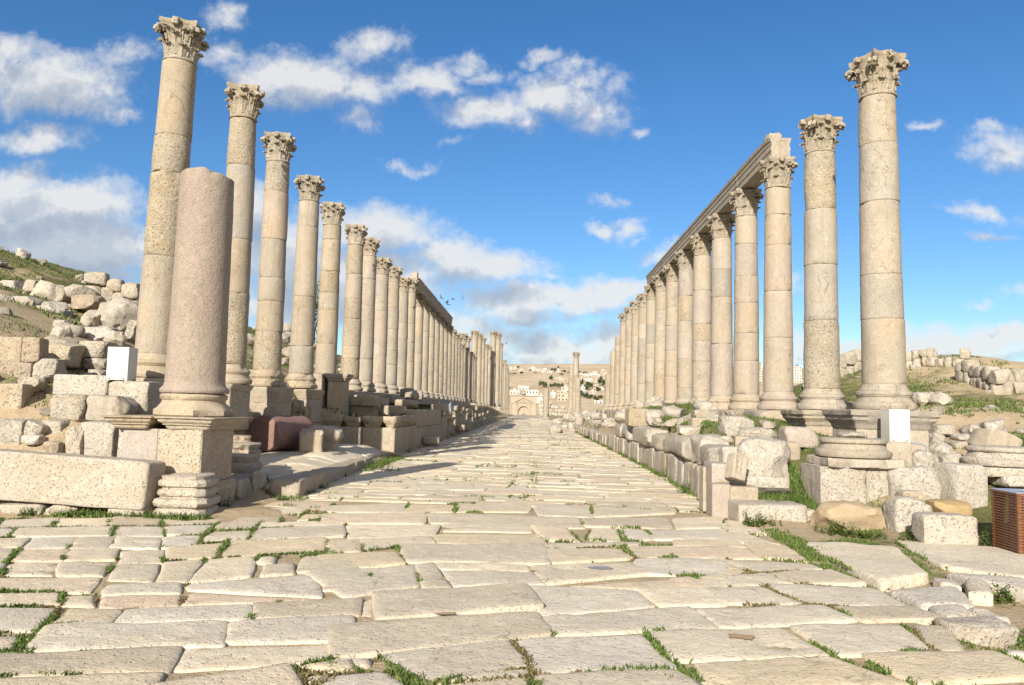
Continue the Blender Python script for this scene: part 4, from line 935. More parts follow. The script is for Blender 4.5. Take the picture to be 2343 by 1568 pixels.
pr = [(.50, .356), (.515, .38), (.515, .41), (.495, .44), (.465, .47), (.45, .52), (.445, .60)] + [(.445 - .035 * k / 22, .60 + k * 3.24 / 22) for k in range(1, 23)] + [(.402, 3.862), (.39, 3.875)]
V, Fc = lathe(pr, 64, 5, .006, .0, .007)
top = V[:, 2] > 3.7; V[top, 2] += (np.clip(fbm(np.stack([V[top, 0], V[top, 1], 0 * V[top, 0]], 1) * 4.5, 9, 3), -1, .35) * .05 - .06 * (V[top, 0] > .18))
link('shaft', mesh_np('shaft', V, Fc, M['granite'], 45), t)
# fallen lintel beam and what lies at its foot
P0, P1 = at(-60, 1160, 10.95), at(331, 1164, 10.85)
L = P1.x - P0.x + .6
V, Fc = rock_vf(L, .55, .68, 20, 2, .03, 41, 22, (.93, 1.0), 2.0); 
o = link('fallen_lintel', mesh_np('fallen_lintel', V, Fc, M['white'], 34), None, (P1.x - L / 2, 11.12, .13), (-.04, .045, -.02)); tag(o, 'long fallen pale stone beam lying along the paving at the left picture edge', 'lintel')
for k, (x0, x1, y0) in enumerate(((-20, 95, 1156), (97, 168, 1158), (240, 330, 1168))):
    cx, w, zb, h = span(x0, y0, x1, 1184, 10.85); V, Fc = rock_vf(w, .5, .20, 8, 6, .06, 60 + k, 9)
    tag(link('stone_block', mesh_np('stone_block', V, Fc, M['white'], 36), None, (cx, 11.1, -.08)), ['flat stone under the left part of the fallen beam', 'flat stone under the middle of the fallen beam', 'low broken stone under the right end of the fallen beam'][k], 'stone')
cx, w, zb, h = span(350, 1087, 466, 1180, 10.95)
hx = w * .36
pr = [(.10, -.05), (.105, .06), (.085, .10), (.06, .115), (.10, .14), (.115, .19), (.10, .24), (.05, .255), (.05, .275), (.075, .29), (.085, .33), (.07, .37), (.03, .385), (.03, .405), (.07, .42), (.075, .47), (.055, .50), (.03, .51), (.035, .555), (.01, .565)]
V, Fc = rect_lathe([(a, z) for a, z in pr], hx, .28, 10, 44, .016, .10)
tag(link('moulded_stone', mesh_np('moulded_stone', V, Fc, M['white'], 40), None, (cx, 11.28, -.01), (0, 0, .06)), 'stacked-moulding stone base fragment standing on the paving before the pedestal', 'moulded base')
for k, (x0, y0, x1, y1, Y) in enumerate(((512, 1040, 574, 1078, 14.0), (509, 1015, 579, 1043, 14.4), (505, 998, 560, 1018, 14.9))):
    cx, w, zb, h = span(x0, y0, x1, y1, Y); V, Fc = rect_lathe([(0, -.05), (.03, .02), (.035, h * .35), (0, h * .5), (.02, h * .65), (.03, h * .9), (0, h)], w * .42, .3, 9, 70 + k, .03, .12)
    tag(link('moulded_stone', mesh_np('moulded_stone', V, Fc, M['dark'] if k else M['pale'], 40), None, (cx, Y + .3, zb), (0, 0, .15 * k)), ['lowest moulded stone of the shaded pile right of the pedestal', 'middle moulded stone of the shaded pile right of the pedestal', 'topmost block of the shaded pile right of the pedestal'][k], 'moulded stone')
# fallen granite drum
V, Fc = lathe([(.40, 0), (.44, .004), (.452, .03)] + [(.452, .03 + k * .155) for k in range(1, 12)] + [(.44, 1.76), (.40, 1.765)], 44, 21, .012, .06, .012)
o = link('fallen_column_drum', mesh_np('fallen_column_drum', V, Fc, M['granite_dark'], 42), None, tuple(at(601, 990, 19.3)), (math.radians(-90), 0, math.radians(-14)))
o.location.z = .40 + .45; tag(o, 'dark pink granite column drum lying on its side on the raised pavement', 'column drum')
# kerb blocks
ky = [13.55, 14.75, 15.6, 16.5, 17.7, 18.9, 20.3, 21.6]
KL = ['front kerb block with a lit end face', 'second kerb block from the front, low and worn', 'third kerb block from the front', 'fourth kerb block from the front, beside a grass tuft', 'fifth kerb block from the front', 'sixth kerb block from the front, sunk in grass', 'last kerb block before the corner of the podium']
for k in range(7):
    y0, y1 = ky[k] + .02, ky[k + 1] - .02; xe = np.interp((y0 + y1) / 2, [13.5, 22], [-3.93, -4.28]); wd = .55 if k == 0 else .42
    hk = .29 - .012 * k
    V, Fc = rock_vf(wd, y1 - y0, hk + .05, 12, 6, .05, 80 + k, 10, (.86, 1.0)); tag(link('kerb_block', mesh_np('kerb_block', V, Fc, M['block'] if k % 2 else M['lime'], 36), None, (xe - wd / 2, (y0 + y1) / 2, -.05), (0, 0, .04)), KL[k], 'kerb block', 'kerb blocks along the raised pavement')
# podiums of large blocks on the left: every block a part
def blk(par, name, x0, x1, y0, y1, z0, z1, mat, seed, k=16, rough=.03, cuts=4, rz=0.0, cutd=(.90, 1.0), tilt=0.0):
    V, Fc = rock_vf(x1 - x0, y1 - y0, z1 - z0, k, cuts, rough, seed, 9, cutd)
    o = link(name, mesh_np(name, V, Fc, mat, 34), par, None, (0, tilt, rz)); pl = par.location if par else Vector()
    o.location = ((x0 + x1) / 2 - pl.x, (y0 + y1) / 2 - pl.y, z0 - pl.z); return o
t = empty('podium', (-5.8, 28, .1), 'corner podium of big blocks with a moulded cornice, facing us across the pavement', 'podium'); t['kind'] = 'thing'
F_ = lambda x, Y=25.6: (x - 1211) * Y / F
for k, (a, c) in enumerate(((707, 763.5), (764, 829.5), (830, 906))): blk(t, 'block', F_(a), F_(c), 25.6, 26.2, .08, .90, M['block' if k else 'dark'], 400 + k, 22, .02, 3)
yq = [26.22, 27.3, 28.3, 29.3, 30.3]
for k in range(4): blk(t, 'block', -4.92 + .03 * (k % 2), -4.37 + .03 * (k % 2), yq[k], yq[k + 1] - .015, .0, .90, M['block'], 405 + k, 22, .02, 3)
for k, (a, c, h) in enumerate(((703, 783, 1.30), (784, 825, 1.24), (826, 875, 1.27), (876, 908, 1.28))):
    x0, x1 = F_(a, 25.5), F_(c, 25.5); V, Fc = rect_lathe([(-.03, 0), (-.01, .06), (.02, .12), (.06, .17), (.07, .22), (.07, .30), (.06, h - .915)], (x1 - x0) / 2 - .07, .28, 10, 410 + k, .02, .04)
    link('cornice', mesh_np('cornice', V, Fc, M['block' if k != 1 else 'dark'], 38), t, ((x0 + x1) / 2 + 5.8, 25.92 - 28, .805))
for k in range(3):
    y0, y1 = [26.24, 27.6, 28.9, 30.2][k], [26.24, 27.6, 28.9, 30.2][k + 1] - .05; V, Fc = rect_lathe([(-.03, 0), (-.01, .06), (.03, .13), (.08, .18), (.09, .30), (.07, .36)], .25, (y1 - y0) / 2 - .09, 10, 420 + k, .05, .05)
    link('cornice', mesh_np('cornice', V, Fc, M['dark'], 38), t, (-4.66 + 5.8, (y0 + y1) / 2 - 28, .805))
t = empty('podium', (-4.6, 34.7, 0), 'tall two-course podium beyond the corner podium, plain smooth blocks', 'podium'); t['kind'] = 'thing'
yq = [30.45, 32.1, 33.6, 35.0, 36.4, 37.7, 39.1]
for k in range(6):
    blk(t, 'block', -4.92, -4.37, yq[k], yq[k + 1] - .012, -.03, .80, M['block'], 430 + k, 24, .02, 3)
    if k < 5 : blk(t, 'block', -4.98 if k else -5.35, -4.35, yq[k] + .2 * (k > 0), yq[k + 1] + (.2 if k < 4 else .9) - .012, .803, 1.50 - .03 * (k % 2), M['block'], 440 + k, 20, .03, 4)
yy = 39.9; r = random.Random(5); k = 0
while yy < 92:
    ln = r.uniform(1.6, 2.6); z1 = r.uniform(1.05, 1.45) * (1 if yy < 66 else .75)
    pedestal(-5.0 - r.uniform(0, .15), -4.42 - .004 * (yy - 40), yy, yy + ln, -.02, z1, f'moulded street-side pedestal left of the road, {ordn(k)} one beyond the tall two-course podium', M['block'], 'street-side pedestals on the left', 460 + 3 * k, .24, True)
    if k % 2 == 0: 
        o = blk(None, 'stone_block', -5.2, -4.4, yy + .2, yy + ln * .8, z1 + .0, z1 + r.uniform(.25, .45), M['pale' if k % 4 else 'dark'], 500 + k, 8, .08, 8, .1); tag(o, f'broken block lying on the {ordn(k)} street-side pedestal on the left', 'stone block', 'broken blocks on the left pedestals')
    yy += ln + r.uniform(.5, 1.6); k += 1
pedestal(-6.84, -6.27, 25.78 + .52, 27.0, 1.16, 2.66, 'tall shaded pedestal with a cornice and one lit stripe, before the fifth left-hand column', M['block'], None, 520, .26, False)
o = blk(None, 'stone_block', -7.55, -6.98, 26.25, 26.75, 1.15, 2.68, M['dark'], 523, 14, .04, 5); tag(o, 'tall dark block standing left of the shaded pedestal', 'stone block')
for k, (x0, x1, y0, y1, z0, z1, lab, mk, ch) in enumerate(((-7.85, -6.85, 17.75, 19.05, 1.15, 2.03, 'rough two-block pedestal under the second left-hand column', 'block', .16), (-7.74, -6.66, 20.65, 21.75, 1.22, 2.04, 'stepped pedestal under the third left-hand column', 'pale', .42), (-7.74, -6.66, 23.85, 24.95, 1.25, 2.06, 'moulded pedestal under the fourth left-hand column', 'tan', .30))):
    pedestal(x0, x1, y0, y1, z0 - .2, z1, lab, M[mk], None, 530 + 3 * k, ch, False, None, .5)
o = blk(None, 'stone_block', -7.85, -6.55, 14.2, 15.4, 1.3, 2.02, M['pale'], 545, 14, .04, 4); tag(o, 'square foundation block under the nearest left-hand column', 'stone block')
t = empty('stylobate', (-7.2, 55, 1.8), 'low row of foundation blocks under the left-hand columns', 'foundation'); t['kind'] = 'thing'
yy = 26.8; k = 0
while yy < 86: ln = r.uniform(1.1, 2.0); blk(t, 'block', -7.85, -6.62 + r.uniform(-.1, .1), yy, yy + ln - .03, 1.75, float(np.interp(yy, [22, 30, 60], [2.04, 2.175, 2.245])), M['block' if k % 3 else 'pale'], 550 + k, 12, .05, 5); yy += ln; k += 1
# right: pedestals, foundation course, road wall
pedestal(5.72, 6.98, 13.86, 14.96, .75, 1.745, 'moulded pedestal under the nearest right-hand column', M['pale'], None, 600, .34, False, M['grey'], 1.1)
pedestal(5.86, 6.98, 16.72, 17.90, .80, 1.745, 'moulded pedestal under the second right-hand column', M['tan'], None, 604, .34, False, M['pale'], 1.1)
t = empty('stylobate', (6.4, 40, 1.2), 'foundation course of worn blocks under the right-hand columns', 'foundation'); t['kind'] = 'thing'
yy = 19.3; k = 0
while yy < 66: ln = r.uniform(1.2, 2.2); blk(t, 'block', 5.70 + r.uniform(-.12, .06), 7.1, yy, yy + ln - .03, 1.02, 1.745, M[('pale', 'tan', 'block')[k % 3]], 610 + k, 12, .05, 6); yy += ln; k += 1
t = empty('retaining_wall', (3.6, 30, 0), 'low retaining wall of worn pale blocks along the right edge of the road', 'retaining wall'); t['kind'] = 'thing'
Xw = lambda y: float(np.interp(y, [12.6, 14.5, 20, 30, 70], [3.10, 3.26, 3.46, 3.56, 3.62]))
yy = 13.35; k = 0
while yy < 78:
    ln = r.uniform(.55, 1.1); rz = -math.atan2(Xw(yy + ln) - Xw(yy), ln); x = Xw(yy + ln / 2)
    x += r.uniform(-.04, .03); blk(t, 'block', x, x + .5, yy, yy + ln - .01, -.06, .60 - (.12 * (yy > 36)), M[('white', 'pale', 'white', 'block', 'rock')[k * 7 % 5]], 650 + k, 11, .06, 7, rz, (.84, 1.0)); yy += ln; k += 1
ub = [13.7, 15.3, 16.4, 18.6, 20.45, 22.3, 25.4, 27.6, 30.6, 33.4]
for k in range(9):
    y0, y1 = ub[k], ub[k + 1] - (.04 if k not in (3,) else .12); x = Xw((y0 + y1) / 2); rz = -math.atan2(Xw(y1) - Xw(y0), y1 - y0)
    x += r.uniform(-.07, .05); blk(t, 'coping_block', x - .03, x + .62, y0, y1, .58, 1.14 + r.uniform(-.12, .10), M['white' if k % 3 else 'rock'], 700 + k, 5.5, .11, 10, rz + r.uniform(-.05, .05), (.76, .98))
def face(name, lab, cat, x0, y0, x1, y1, Y, dep, mk, seed, **kw):
    cx, w, zb, h = span(x0, y0, x1, y1, Y); o = blk(None, name, cx - w / 2, cx + w / 2, Y, Y + dep, zb, zb + h, M[mk], seed, **kw); return tag(o, lab, cat)
face('pilaster_slab', 'upright slab with a raised edge closing the near end of the road wall', 'stone slab', 1608, 1069, 1630, 1172, 13.05, .3, 'pale', 720, k=24, rough=.015, cuts=2)
face('pilaster_slab', 'lower upright slab below the pinkish block at the wall end', 'stone slab', 1629, 1108, 1672, 1196, 12.55, .45, 'pinkish', 721, k=24, rough=.02, cuts=2)
face('cut_stone_block', 'pinkish-white cut block on the near end of the road wall', 'stone block', 1628, 1061, 1670, 1109, 12.62, .6, 'pinkish', 722, k=22, rough=.02, cuts=3)
# carved stone with holes, leaning
cx, w, zb, h = span(1668, 1040, 1704, 1100, 12.35); V, Fc = rock_vf(w * 1.05, .22, h, 14, 3, .03, 723, 14); V = np.asarray(V)
for (hx_, hz) in ((-.05, .33), (.03, .33), (-.05, .24), (.03, .23), (-.04, .15), (.04, .14)): V[:, 1] += .05 * np.exp(-((V[:, 0] - hx_) ** 2 + (V[:, 2] - hz) ** 2) / .0006) * (V[:, 1] < 0)
tag(link('carved_stone', mesh_np('carved_stone', V, Fc, M['lime'], 50), None, (cx, 12.5, zb), (-.15, .28, .35)), 'small carved stone pierced with holes, leaning at the end of the road wall', 'carved stone')
# the stone pedestal with a column base on it, right foreground
t = empty('stone_pedestal', (5.25, 13.0, .02), 'stout pedestal of two pale slabs carrying a loose column base', 'pedestal'); t['kind'] = 'thing'
rl('die', [(0, z) for z in np.linspace(.0, .80, 8)],   .36, .48, M['white'], t, (4.965 - 5.25, .0, 0), 731, .008, 14, .03)
rl('slab', [(0, z) for z in np.linspace(.0, .79, 8)], .275, .47, M['white'], t, (5.605 - 5.25, .0, 0), 732, .006, 14, .03)
rl('moulding', [(.12, -.14), (.13, -.04), (.10, .0), (.05, .03), (.02, .09), (.0, .11)], .34, .46, M['white'], t, (4.96 - 5.25, -.01, 0), 733, .02, 10, .05)
def loose_base(x, y, z, R, lab, seed, mk):
    t = empty('column_footing', (x, y, z), lab, 'column base', 'loose column bases on the right'); t['kind'] = 'thing'
    link('plinth', mesh_np('plinth', *rect_lathe([(0, 0), (.01, .02), (.01, .12), (0, .135)], R * 1.12, R * 1.1, 12, seed, .03, .05), M[mk], 40), t)
    V, Fc = lathe([(r * R, zz_) for r, zz_ in [(1.0, .138), (1.09, .15), (1.13, .19), (1.12, .235), (1.04, .265), (.98, .275), (.97, .31), (.93, .335), (.925, .355), (.955, .365), (.99, .375), (1.005, .40), (.985, .43), (.90, .445), (.86, .45), (.5, .452)]], 56, seed, .01)
    nn = V.copy(); nn[:, 2] = 0; V -= nn * (np.clip(fbm(V * 2.7, seed, 3) - .5, 0, 1) * .16)[:, None]
    link('torus', mesh_np('torus', V, Fc, M[mk], 40), t); return t
t = loose_base(4.55 + .75, 13.0, .822, .52, 'round moulded column base resting on the stout pale pedestal', 735, 'pale')
V, Fc = rock_vf(.42, .4, .12, 4, 6, .12, 737, 8); link('broken_stub', mesh_np('broken_stub', V, Fc, M['rock'], 40), t, (.03, .1, .43))
p = at(2330, 1090, 12.6); loose_base(p.x, 13.0, p.z, .54, 'round moulded column base cut by the right picture edge, behind the litter bin', 738, 'white')
# white metal boxes
def metal_box(x, y, z, w, d, h, lab, pipe=False):
    t = empty('metal_box', (x, y, z), lab, 'metal box', 'white metal boxes'); t['kind'] = 'thing'
    V, Fc = rect_lathe([(0, .012), (.002, .016), (.002, h - .02), (-.004, h - .018)], w / 2 - .003, d / 2 - .003, 5, 3, .0, .006); link('body', mesh_np('body', V, Fc, M['paint'], 30), t)
    V, Fc = rect_lathe([(.002, h - .017), (.004, h - .015), (.004, h - .004), (-.004, h)], w / 2 - .003, d / 2 - .003, 5, 4, .0, .006); link('lid', mesh_np('lid', V, Fc, M['paint'], 30), t)
    V, Fc = rect_lathe([(0, .045), (.001, .048), (.001, h - .045), (0, h - .042)], w / 2 - .035, .004, 5, 6, .0, .002); link('door', mesh_np('door', V, Fc, M['paint'], 30), t, (0, -d / 2, 0))
    V, Fc = lathe([(.0, 0), (.009, 0), (.009, .012), (.0, .013)], 10); link('lock', mesh_np('lock', V, Fc, M['metal']), t, (w / 2 - .06, -d / 2 - .004, h * .5), (math.pi / 2, 0, 0))
    for sx_ in (-1, 1):
        for sy_ in (-1, 1):
            V, Fc = box(-.022, .022, -.022, .022, 0, .014); link('foot', mesh_np('foot', V, Fc, M['paint']), t, (sx_ * (w / 2 - .03), sy_ * (d / 2 - .03), 0))
        V, Fc = lathe([(.0, 0), (.011, 0), (.011, .008), (.0, .009)], 10); o = link('bolt', mesh_np('bolt', V, Fc, M['rust']), t, (sx_ * (w / 2 - .06), -d / 2 - .001, .035), (math.pi / 2, 0, 0))
    if pipe:
        V, Fc = tube([(w / 2 - .02, .0, .02), (w / 2 + .05, 0, .0), (w / 2 + .28, .02, -.02), (w / 2 + .36, .03, -.06), (w / 2 + .38, .03, -.2)], .016, 8); link('conduit', mesh_np('conduit', V, Fc, M['metal'], 60), t)
    return t
cx, w, zb, h = span(244, 794, 293, 871, 13.25); metal_box(cx, 13.25 + .16, zb, w, .32, h, 'white metal box standing on the stone stack left of the nearest column')
cx, w, zb, h = span(2035, 937, 2082, 1013, 13.1); metal_box(cx, 13.1 + .17, zb, w, .34, h, 'white metal box on the grey block by the right-hand columns, pipe at its side', True)
# litter bin
bw = .56; t = empty('litter_bin', (5.88 + bw / 2, 9.62 + bw / 2, .0), 'square litter bin of brown wooden slats with a grey metal top', 'litter bin', None, (0, 0, math.radians(-2))); t['kind'] = 'thing'
for k in range(4):
    mb = MB(); rr = random.Random(k)
    for j in range(20):
        z = .045 + j * .0335; a = bw / 2 - .004; mb.add(*box(-a + .045, a - .045, -bw / 2 + .004, -bw / 2 + .022, z, z + .021))
        if j % 2 == k % 2: mb.add(*box(-a - .003, -a + .047, -bw / 2 - .002, -bw / 2 + .024, z - .004, z + .026)); mb.add(*box(a - .047, a + .003, -bw / 2 - .002, -bw / 2 + .024, z - .004, z + .026))
    mb.obj('slat_panel', M['wood'], t, 30, (0, 0, 0), (0, 0, k * math.pi / 2))
for sx_ in (-1, 1):
    for sy_ in (-1, 1):
        V, Fc = box(-.02, .02, -.02, .02, .02, .745 if sy_ > 0 else .725); link('corner_post', mesh_np('corner_post', V, Fc, M['wood']), t, (sx_ * (bw / 2 - .028), sy_ * (bw / 2 - .028), 0))
        V, Fc = box(-.016, .016, -.016, .016, -.03, .022); link('foot', mesh_np('foot', V, Fc, M['wood']), t, (sx_ * (bw / 2 - .05), sy_ * (bw / 2 - .05), 0))
V = []; Fc = []; n = 48; a = bw / 2 + .012; hr = .13
for zt in (.742, .752):
    for j in range(n):
        q = 2 * math.pi * j / n; c_, s_ = math.cos(q), math.sin(q); mm = max(abs(c_), abs(s_)); V.append((a * c_ / mm, a * s_ / mm, zt)); V.append((hr * c_, hr * s_, zt))
for j in range(n):
    i0, i1 = 2 * j, 2 * ((j + 1) % n); B = 2 * n
    Fc += [(i0, i0 + 1, i1 + 1, i1), (B + i0, B + i1, B + i1 + 1, B + i0 + 1), (i0, i1, B + i1, B + i0), (i0 + 1, B + i0 + 1, B + i1 + 1, i1 + 1)]
o = link('top_plate', mesh_np('top_plate', V, Fc, M['metal']), t)
mb = MB(); a = bw / 2 + .006
for (x0, x1, y0, y1) in ((-a, a, -a, -a + .05), (-a, a, a - .05, a), (-a, -a + .05, -a + .052, a - .052), (a - .05, a, -a + .052, a - .052)): mb.add(*box(x0, x1, y0, y1, .716, .740))
mb.obj('top_frame', M['wood'], t)
V, Fc = lathe([(.19, .05), (.20, .05), (.20, .70), (.19, .70), (.188, .06)], 28); link('liner', mesh_np('liner', V, Fc, M['metal'], 40), t)
# rough flagstones beside the road, right foreground
FL = [('800,285,1500,330,1700,500,1360,560', 'broad weathered flagstone with a dark crack, right of the road edge'), ('1430,262,2400,350,2450,560,1760,440', 'long uneven flagstone in front of the litter bin'), ('1790,480,2350,545,2400,640,1950,540', 'narrow flagstone with dry weeds, below the long uneven one'), ('1690,512,1890,530,1910,600,1750,565', 'small flagstone between the broad and the narrow flagstone'), ('1925,545,2110,560,2125,640,1930,625', 'squarish white flagstone by a green tuft, lower right'), ('2190,1018,2560,1030,2560,1100,2260,1062', 'flat flagstone at the right picture edge near the bottom'), ('1400,590,1880,585,2000,720,1640,700', 'eroded bedrock-like flagstone beside the grass strip'), ('1660,700,1930,690,1970,780,1780,790', 'eroded small flagstone by the round stones')]
for k, (qd, lab) in enumerate(FL):
    p = [float(v) for v in qd.split(',')]; E0 = len(EDGES)
    slab(ZR(p), .0 if k < 6 else -.02, 2, .01, .35, .02, None, 1.6, .12, 1.9); o = flush_slabs('flagstone', M['slab' if k < 2 else 'gravelly'], 'thing', lab, 'flagstone'); 
# ------------------------------------------------------------------ rubble on the slopes, hill walls, far rubble
def gz1(x, y): return float(ground_z([x], [y])[0])
RV = []
for k in range(10):
    V, Fc = rock_vf(1, random.Random(k).uniform(.7, 1.0), random.Random(k + 50).uniform(.55, .85), 2.8 + (k % 3) * 1.8, 14, .12, 800 + k, 10, (.62, .94)); RV.append(mesh_np('rock', V, Fc, M['rock' if k % 3 else 'white'], 38))
def scatter(n, seed, fn, lab, grp, smin, smax, nm='rock'):
    r = random.Random(seed); pts = []
    while len(pts) < n:
        x, y, s = fn(r); s = s or smin + (smax - smin) * r.random() ** 2.2; pts.append((x, y, s))
    zz_ = ground_z([p[0] for p in pts], [p[1] for p in pts])
    for (x, y, s), z in zip(pts, zz_):
        o = link(nm, r.choice(RV), None, (x, y, z - .16 * s), (r.uniform(-.3, .3), r.uniform(-.3, .3), r.uniform(0, 6.3))); o.scale = (s, s, s * r.uniform(.7, 1.1)); tag(o, lab, nm.replace('_', ' '), grp)
def f_hill(r): y = r.uniform(17, 36); return -9.5 - r.random() ** .8 * min(16, y * .55), y, None
scatter(120, 1, f_hill, 'weathered limestone rock scattered on the left hillside behind the columns', 'rocks scattered on the left hillside', .18, .75)
def f_hill2(r): y = r.uniform(34, 66); return -10.5 - r.random() * 9, y, None
scatter(46, 2, f_hill2, 'pale rock seen between the left-hand columns, high on the slope', 'rocks seen between the left-hand columns', .4, 1.3)
def f_near(r): y = r.uniform(11.4, 17); return -8.0 - r.random() * 4.0, y, None
scatter(24, 3, f_near, 'small stone among the ruins at the left picture edge', 'small stones among the left ruins', .10, .32)
def f_right(r): y = r.uniform(12.5, 19); return 6.6 + r.random() * 5.0, y, None
scatter(30, 4, f_right, 'small pale stone in the grass of the right slope', 'small stones on the right slope', .10, .34)
def f_rhill(r): y = r.uniform(19, 38); return 9 + r.random() * 12, y, None
scatter(16, 5, f_rhill, 'small pale rock on the bare right hill', 'small rocks on the right hill', .12, .45)
def f_base(r): y = r.uniform(19, 62); return r.uniform(4.3, 5.6), y, None
scatter(60, 6, f_base, 'rubble stone between the road wall and the right-hand columns', 'rubble before the right-hand columns', .35, 1.0, 'rubble_stone')
def f_far(r): y = r.uniform(58, 125); return r.uniform(3.4, 10.0), y, None
scatter(70, 7, f_far, 'pale fallen stone in the rubble field down the right side of the road', 'fallen stones down the road', .6, 1.5, 'fallen_stone')
def f_lft(r): y = r.uniform(26, 80); return r.uniform(-6.6, -5.1), y, None
scatter(16, 8, f_lft, 'loose stone lying on the podium tops before the left-hand columns', 'loose stones on the left podiums', .25, .6)
def f_gr(r): x = r.uniform(3.5, 7.0); return x, r.uniform(5.2, 8.2), None
scatter(14, 9, f_gr, 'pebble-sized pale stone on the bare ground at the lower right', 'small stones at the lower right', .05, .17)
def f_rb2(r): return -8.2 - r.random() * 1.6, r.uniform(15.5, 26), None
scatter(10, 10, f_rb2, 'rubble stone at the foot of the nearer left-hand columns', 'rubble at the foot of the left-hand columns', .3, .8)
def rubble_wall(pts, rows, s, seed, lab):
    r = random.Random(seed); mb = MB(); acc = 0
    for (a, c) in zip(pts, pts[1:]):
        Lw = math.dist(a, c); n = max(1, int(Lw / s)); ang = math.atan2(c[1] - a[1], c[0] - a[0])
        for row in range(rows):
            x = 0.0
            while x < Lw:
                w = s * r.uniform(.65, 1.35); u = (x + w / 2) / Lw; px, py = a[0] + (c[0] - a[0]) * u, a[1] + (c[1] - a[1]) * u; x += w * .96
                if row == rows - 1 and r.random() < .3: continue
                V, Fc = rock_vf(w, s * 1.1, s * r.uniform(.85, 1.1), 5, 9, .10, seed * 77 + acc, 7, (.74, 1.0)); acc += 1
                V = rotz(V, ang + r.uniform(-.1, .1)); V += np.array([px, py, gz1(px, py) - .12 + row * s * .86]); mb.add(V, Fc)
    o = mb.obj('rubble_wall', M['rock'], None, 38); o['kind'] = 'thing'; return tag(o, lab, 'stone wall')
def on_ground(px, py, y0=14, y1=90):
    ysx = np.linspace(y0, y1, 500); d = ray(px, py); X = d.x / d.y * ysx; Z = EYE + d.z / d.y * ysx; i = np.where(Z <= ground_z(X, ysx))[0]
    k = i[0] if len(i) else 300; return float(X[k]), float(ysx[k])
rubble_wall([on_ground(*q) for q in ((2066, 846), (2120, 838), (2160, 838), (2205, 842))], 2, .50, 1, 'ruined dry-stone wall along the crest of the right hill')
rubble_wall([on_ground(*q) for q in ((2196, 872), (2240, 884), (2285, 902), (2350, 900))], 2, .55, 2, 'lower dry-stone wall crumbling down the side of the right hill')
rubble_wall([(13.2, 37.5), (15.0, 39.0), (16.6, 39.8)], 2, .6, 3, 'low ruined wall seen between the two nearest right-hand columns')
rubble_wall([on_ground(*q, 100, 330) for q in ((1232, 946), (1262, 946))], 4, 1.3, 6, 'ruined building walls right of the distant gate')
rubble_wall([on_ground(*q, 100, 330) for q in ((1268, 947), (1300, 947))], 3, 1.2, 7, 'low ruined walls left of the lone column')
rubble_wall([(-21.5, 60), (-19.5, 61)], 2, .8, 4, 'low ruined wall on the skyline behind the second left-hand column')
rubble_wall([(-15.5, 26.5), (-13.2, 26.8), (-12.3, 25.8)], 3, .55, 5, 'shaded dry-stone terrace below the long pale boulder on the left hillside')
for k, (x0, y0, x1, y1, Y, up, lab) in enumerate(((1315, 954, 1336, 973, 45, 1, 'short column drum standing upright beside the road'), (1356, 941, 1373, 962, 46, 0, 'column drum lying on its side in the rubble'))):
    cx, w, zb, h = span(x0, y0, x1, y1, Y); V, Fc = lathe([(w * .42, 0), (w * .48, .02), (w * .5, .1), (w * .49, h - .1), (w * .5, h - .03), (w * .44, h)], 28, k, .02, .05)
    o = link('fallen_column_drum', mesh_np('fallen_column_drum', V, Fc, M['pinkish'], 40), None, (cx, Y + .3, zb) if up else (cx - .2, Y, zb + w * .5), (0, 0, 0) if up else (math.pi / 2 - .1, 0, .9)); tag(o, lab, 'column drum')
cx, w, zb, h = span(1258, 953, 1288, 971, 55); V, Fc = rock_vf(w, .9, h + .1, 3.5, 10, .12, 860, 10); tag(link('boulder', mesh_np('boulder', V, Fc, M['rock'], 40), None, (cx, 55.5, -.1)), 'brown-sided boulder at the far right edge of the road', 'boulder')

# ------------------------------------------------------------------ town, gate and trees far down the street
def hit(px, py, y0=60, y1=3500):
    ysx = np.geomspace(y0, y1, 260); d = ray(px, py); X = d.x / d.y * ysx; Z = EYE + d.z / d.y * ysx; g_ = ground_z(X, ysx); i = np.where(Z <= g_)[0]
    k = i[0] if len(i) else len(ysx) - 1; return float(X[k]), float(ysx[k]), float(min(g_[k], Z[k]) if len(i) else g_[k])
ZT = lambda x, y: (1119 + .1543 * x, 756 + .1543 * y)
HS = [(428,822,583,890),(305,890,450,955),(540,882,725,1000),(470,935,545,968),(1070,838,1195,930),(1010,935,1170,1055),(1000,895,1100,950),(1350,835,1420,940),(1545,760,1610,905),(1640,850,1700,900),(1555,1040,1680,1088),(1490,895,1570,940),(960,712,1140,755),(1185,708,1240,755),(1320,720,1430,760),(1440,715,1530,760),(1380,655,1480,695),(1480,640,1640,690),(1640,595,1740,655),(430,600,545,640),(490,615,548,640),(610,545,680,602),(690,570,800,604),(800,560,850,602),(860,605,930,640),(1000,580,1050,640),(1530,610,1600,640),(300,548,335,592),(345,555,420,592),(740,960,800,1010),(910,920,980,1000),(705,1000,790,1080),(1350,890,1385,950),(705,1195,750,1235),(440,575,500,602),(560,570,612,604),(700,592,760,622),(770,600,830,628),(930,620,985,645),(1100,600,1150,625),(1330,640,1385,662),(1560,640,1612,668),(1690,640,1745,668),(1640,720,1700,745),(1700,700,1745,735),(1560,720,1620,750),(800,640,850,658)]
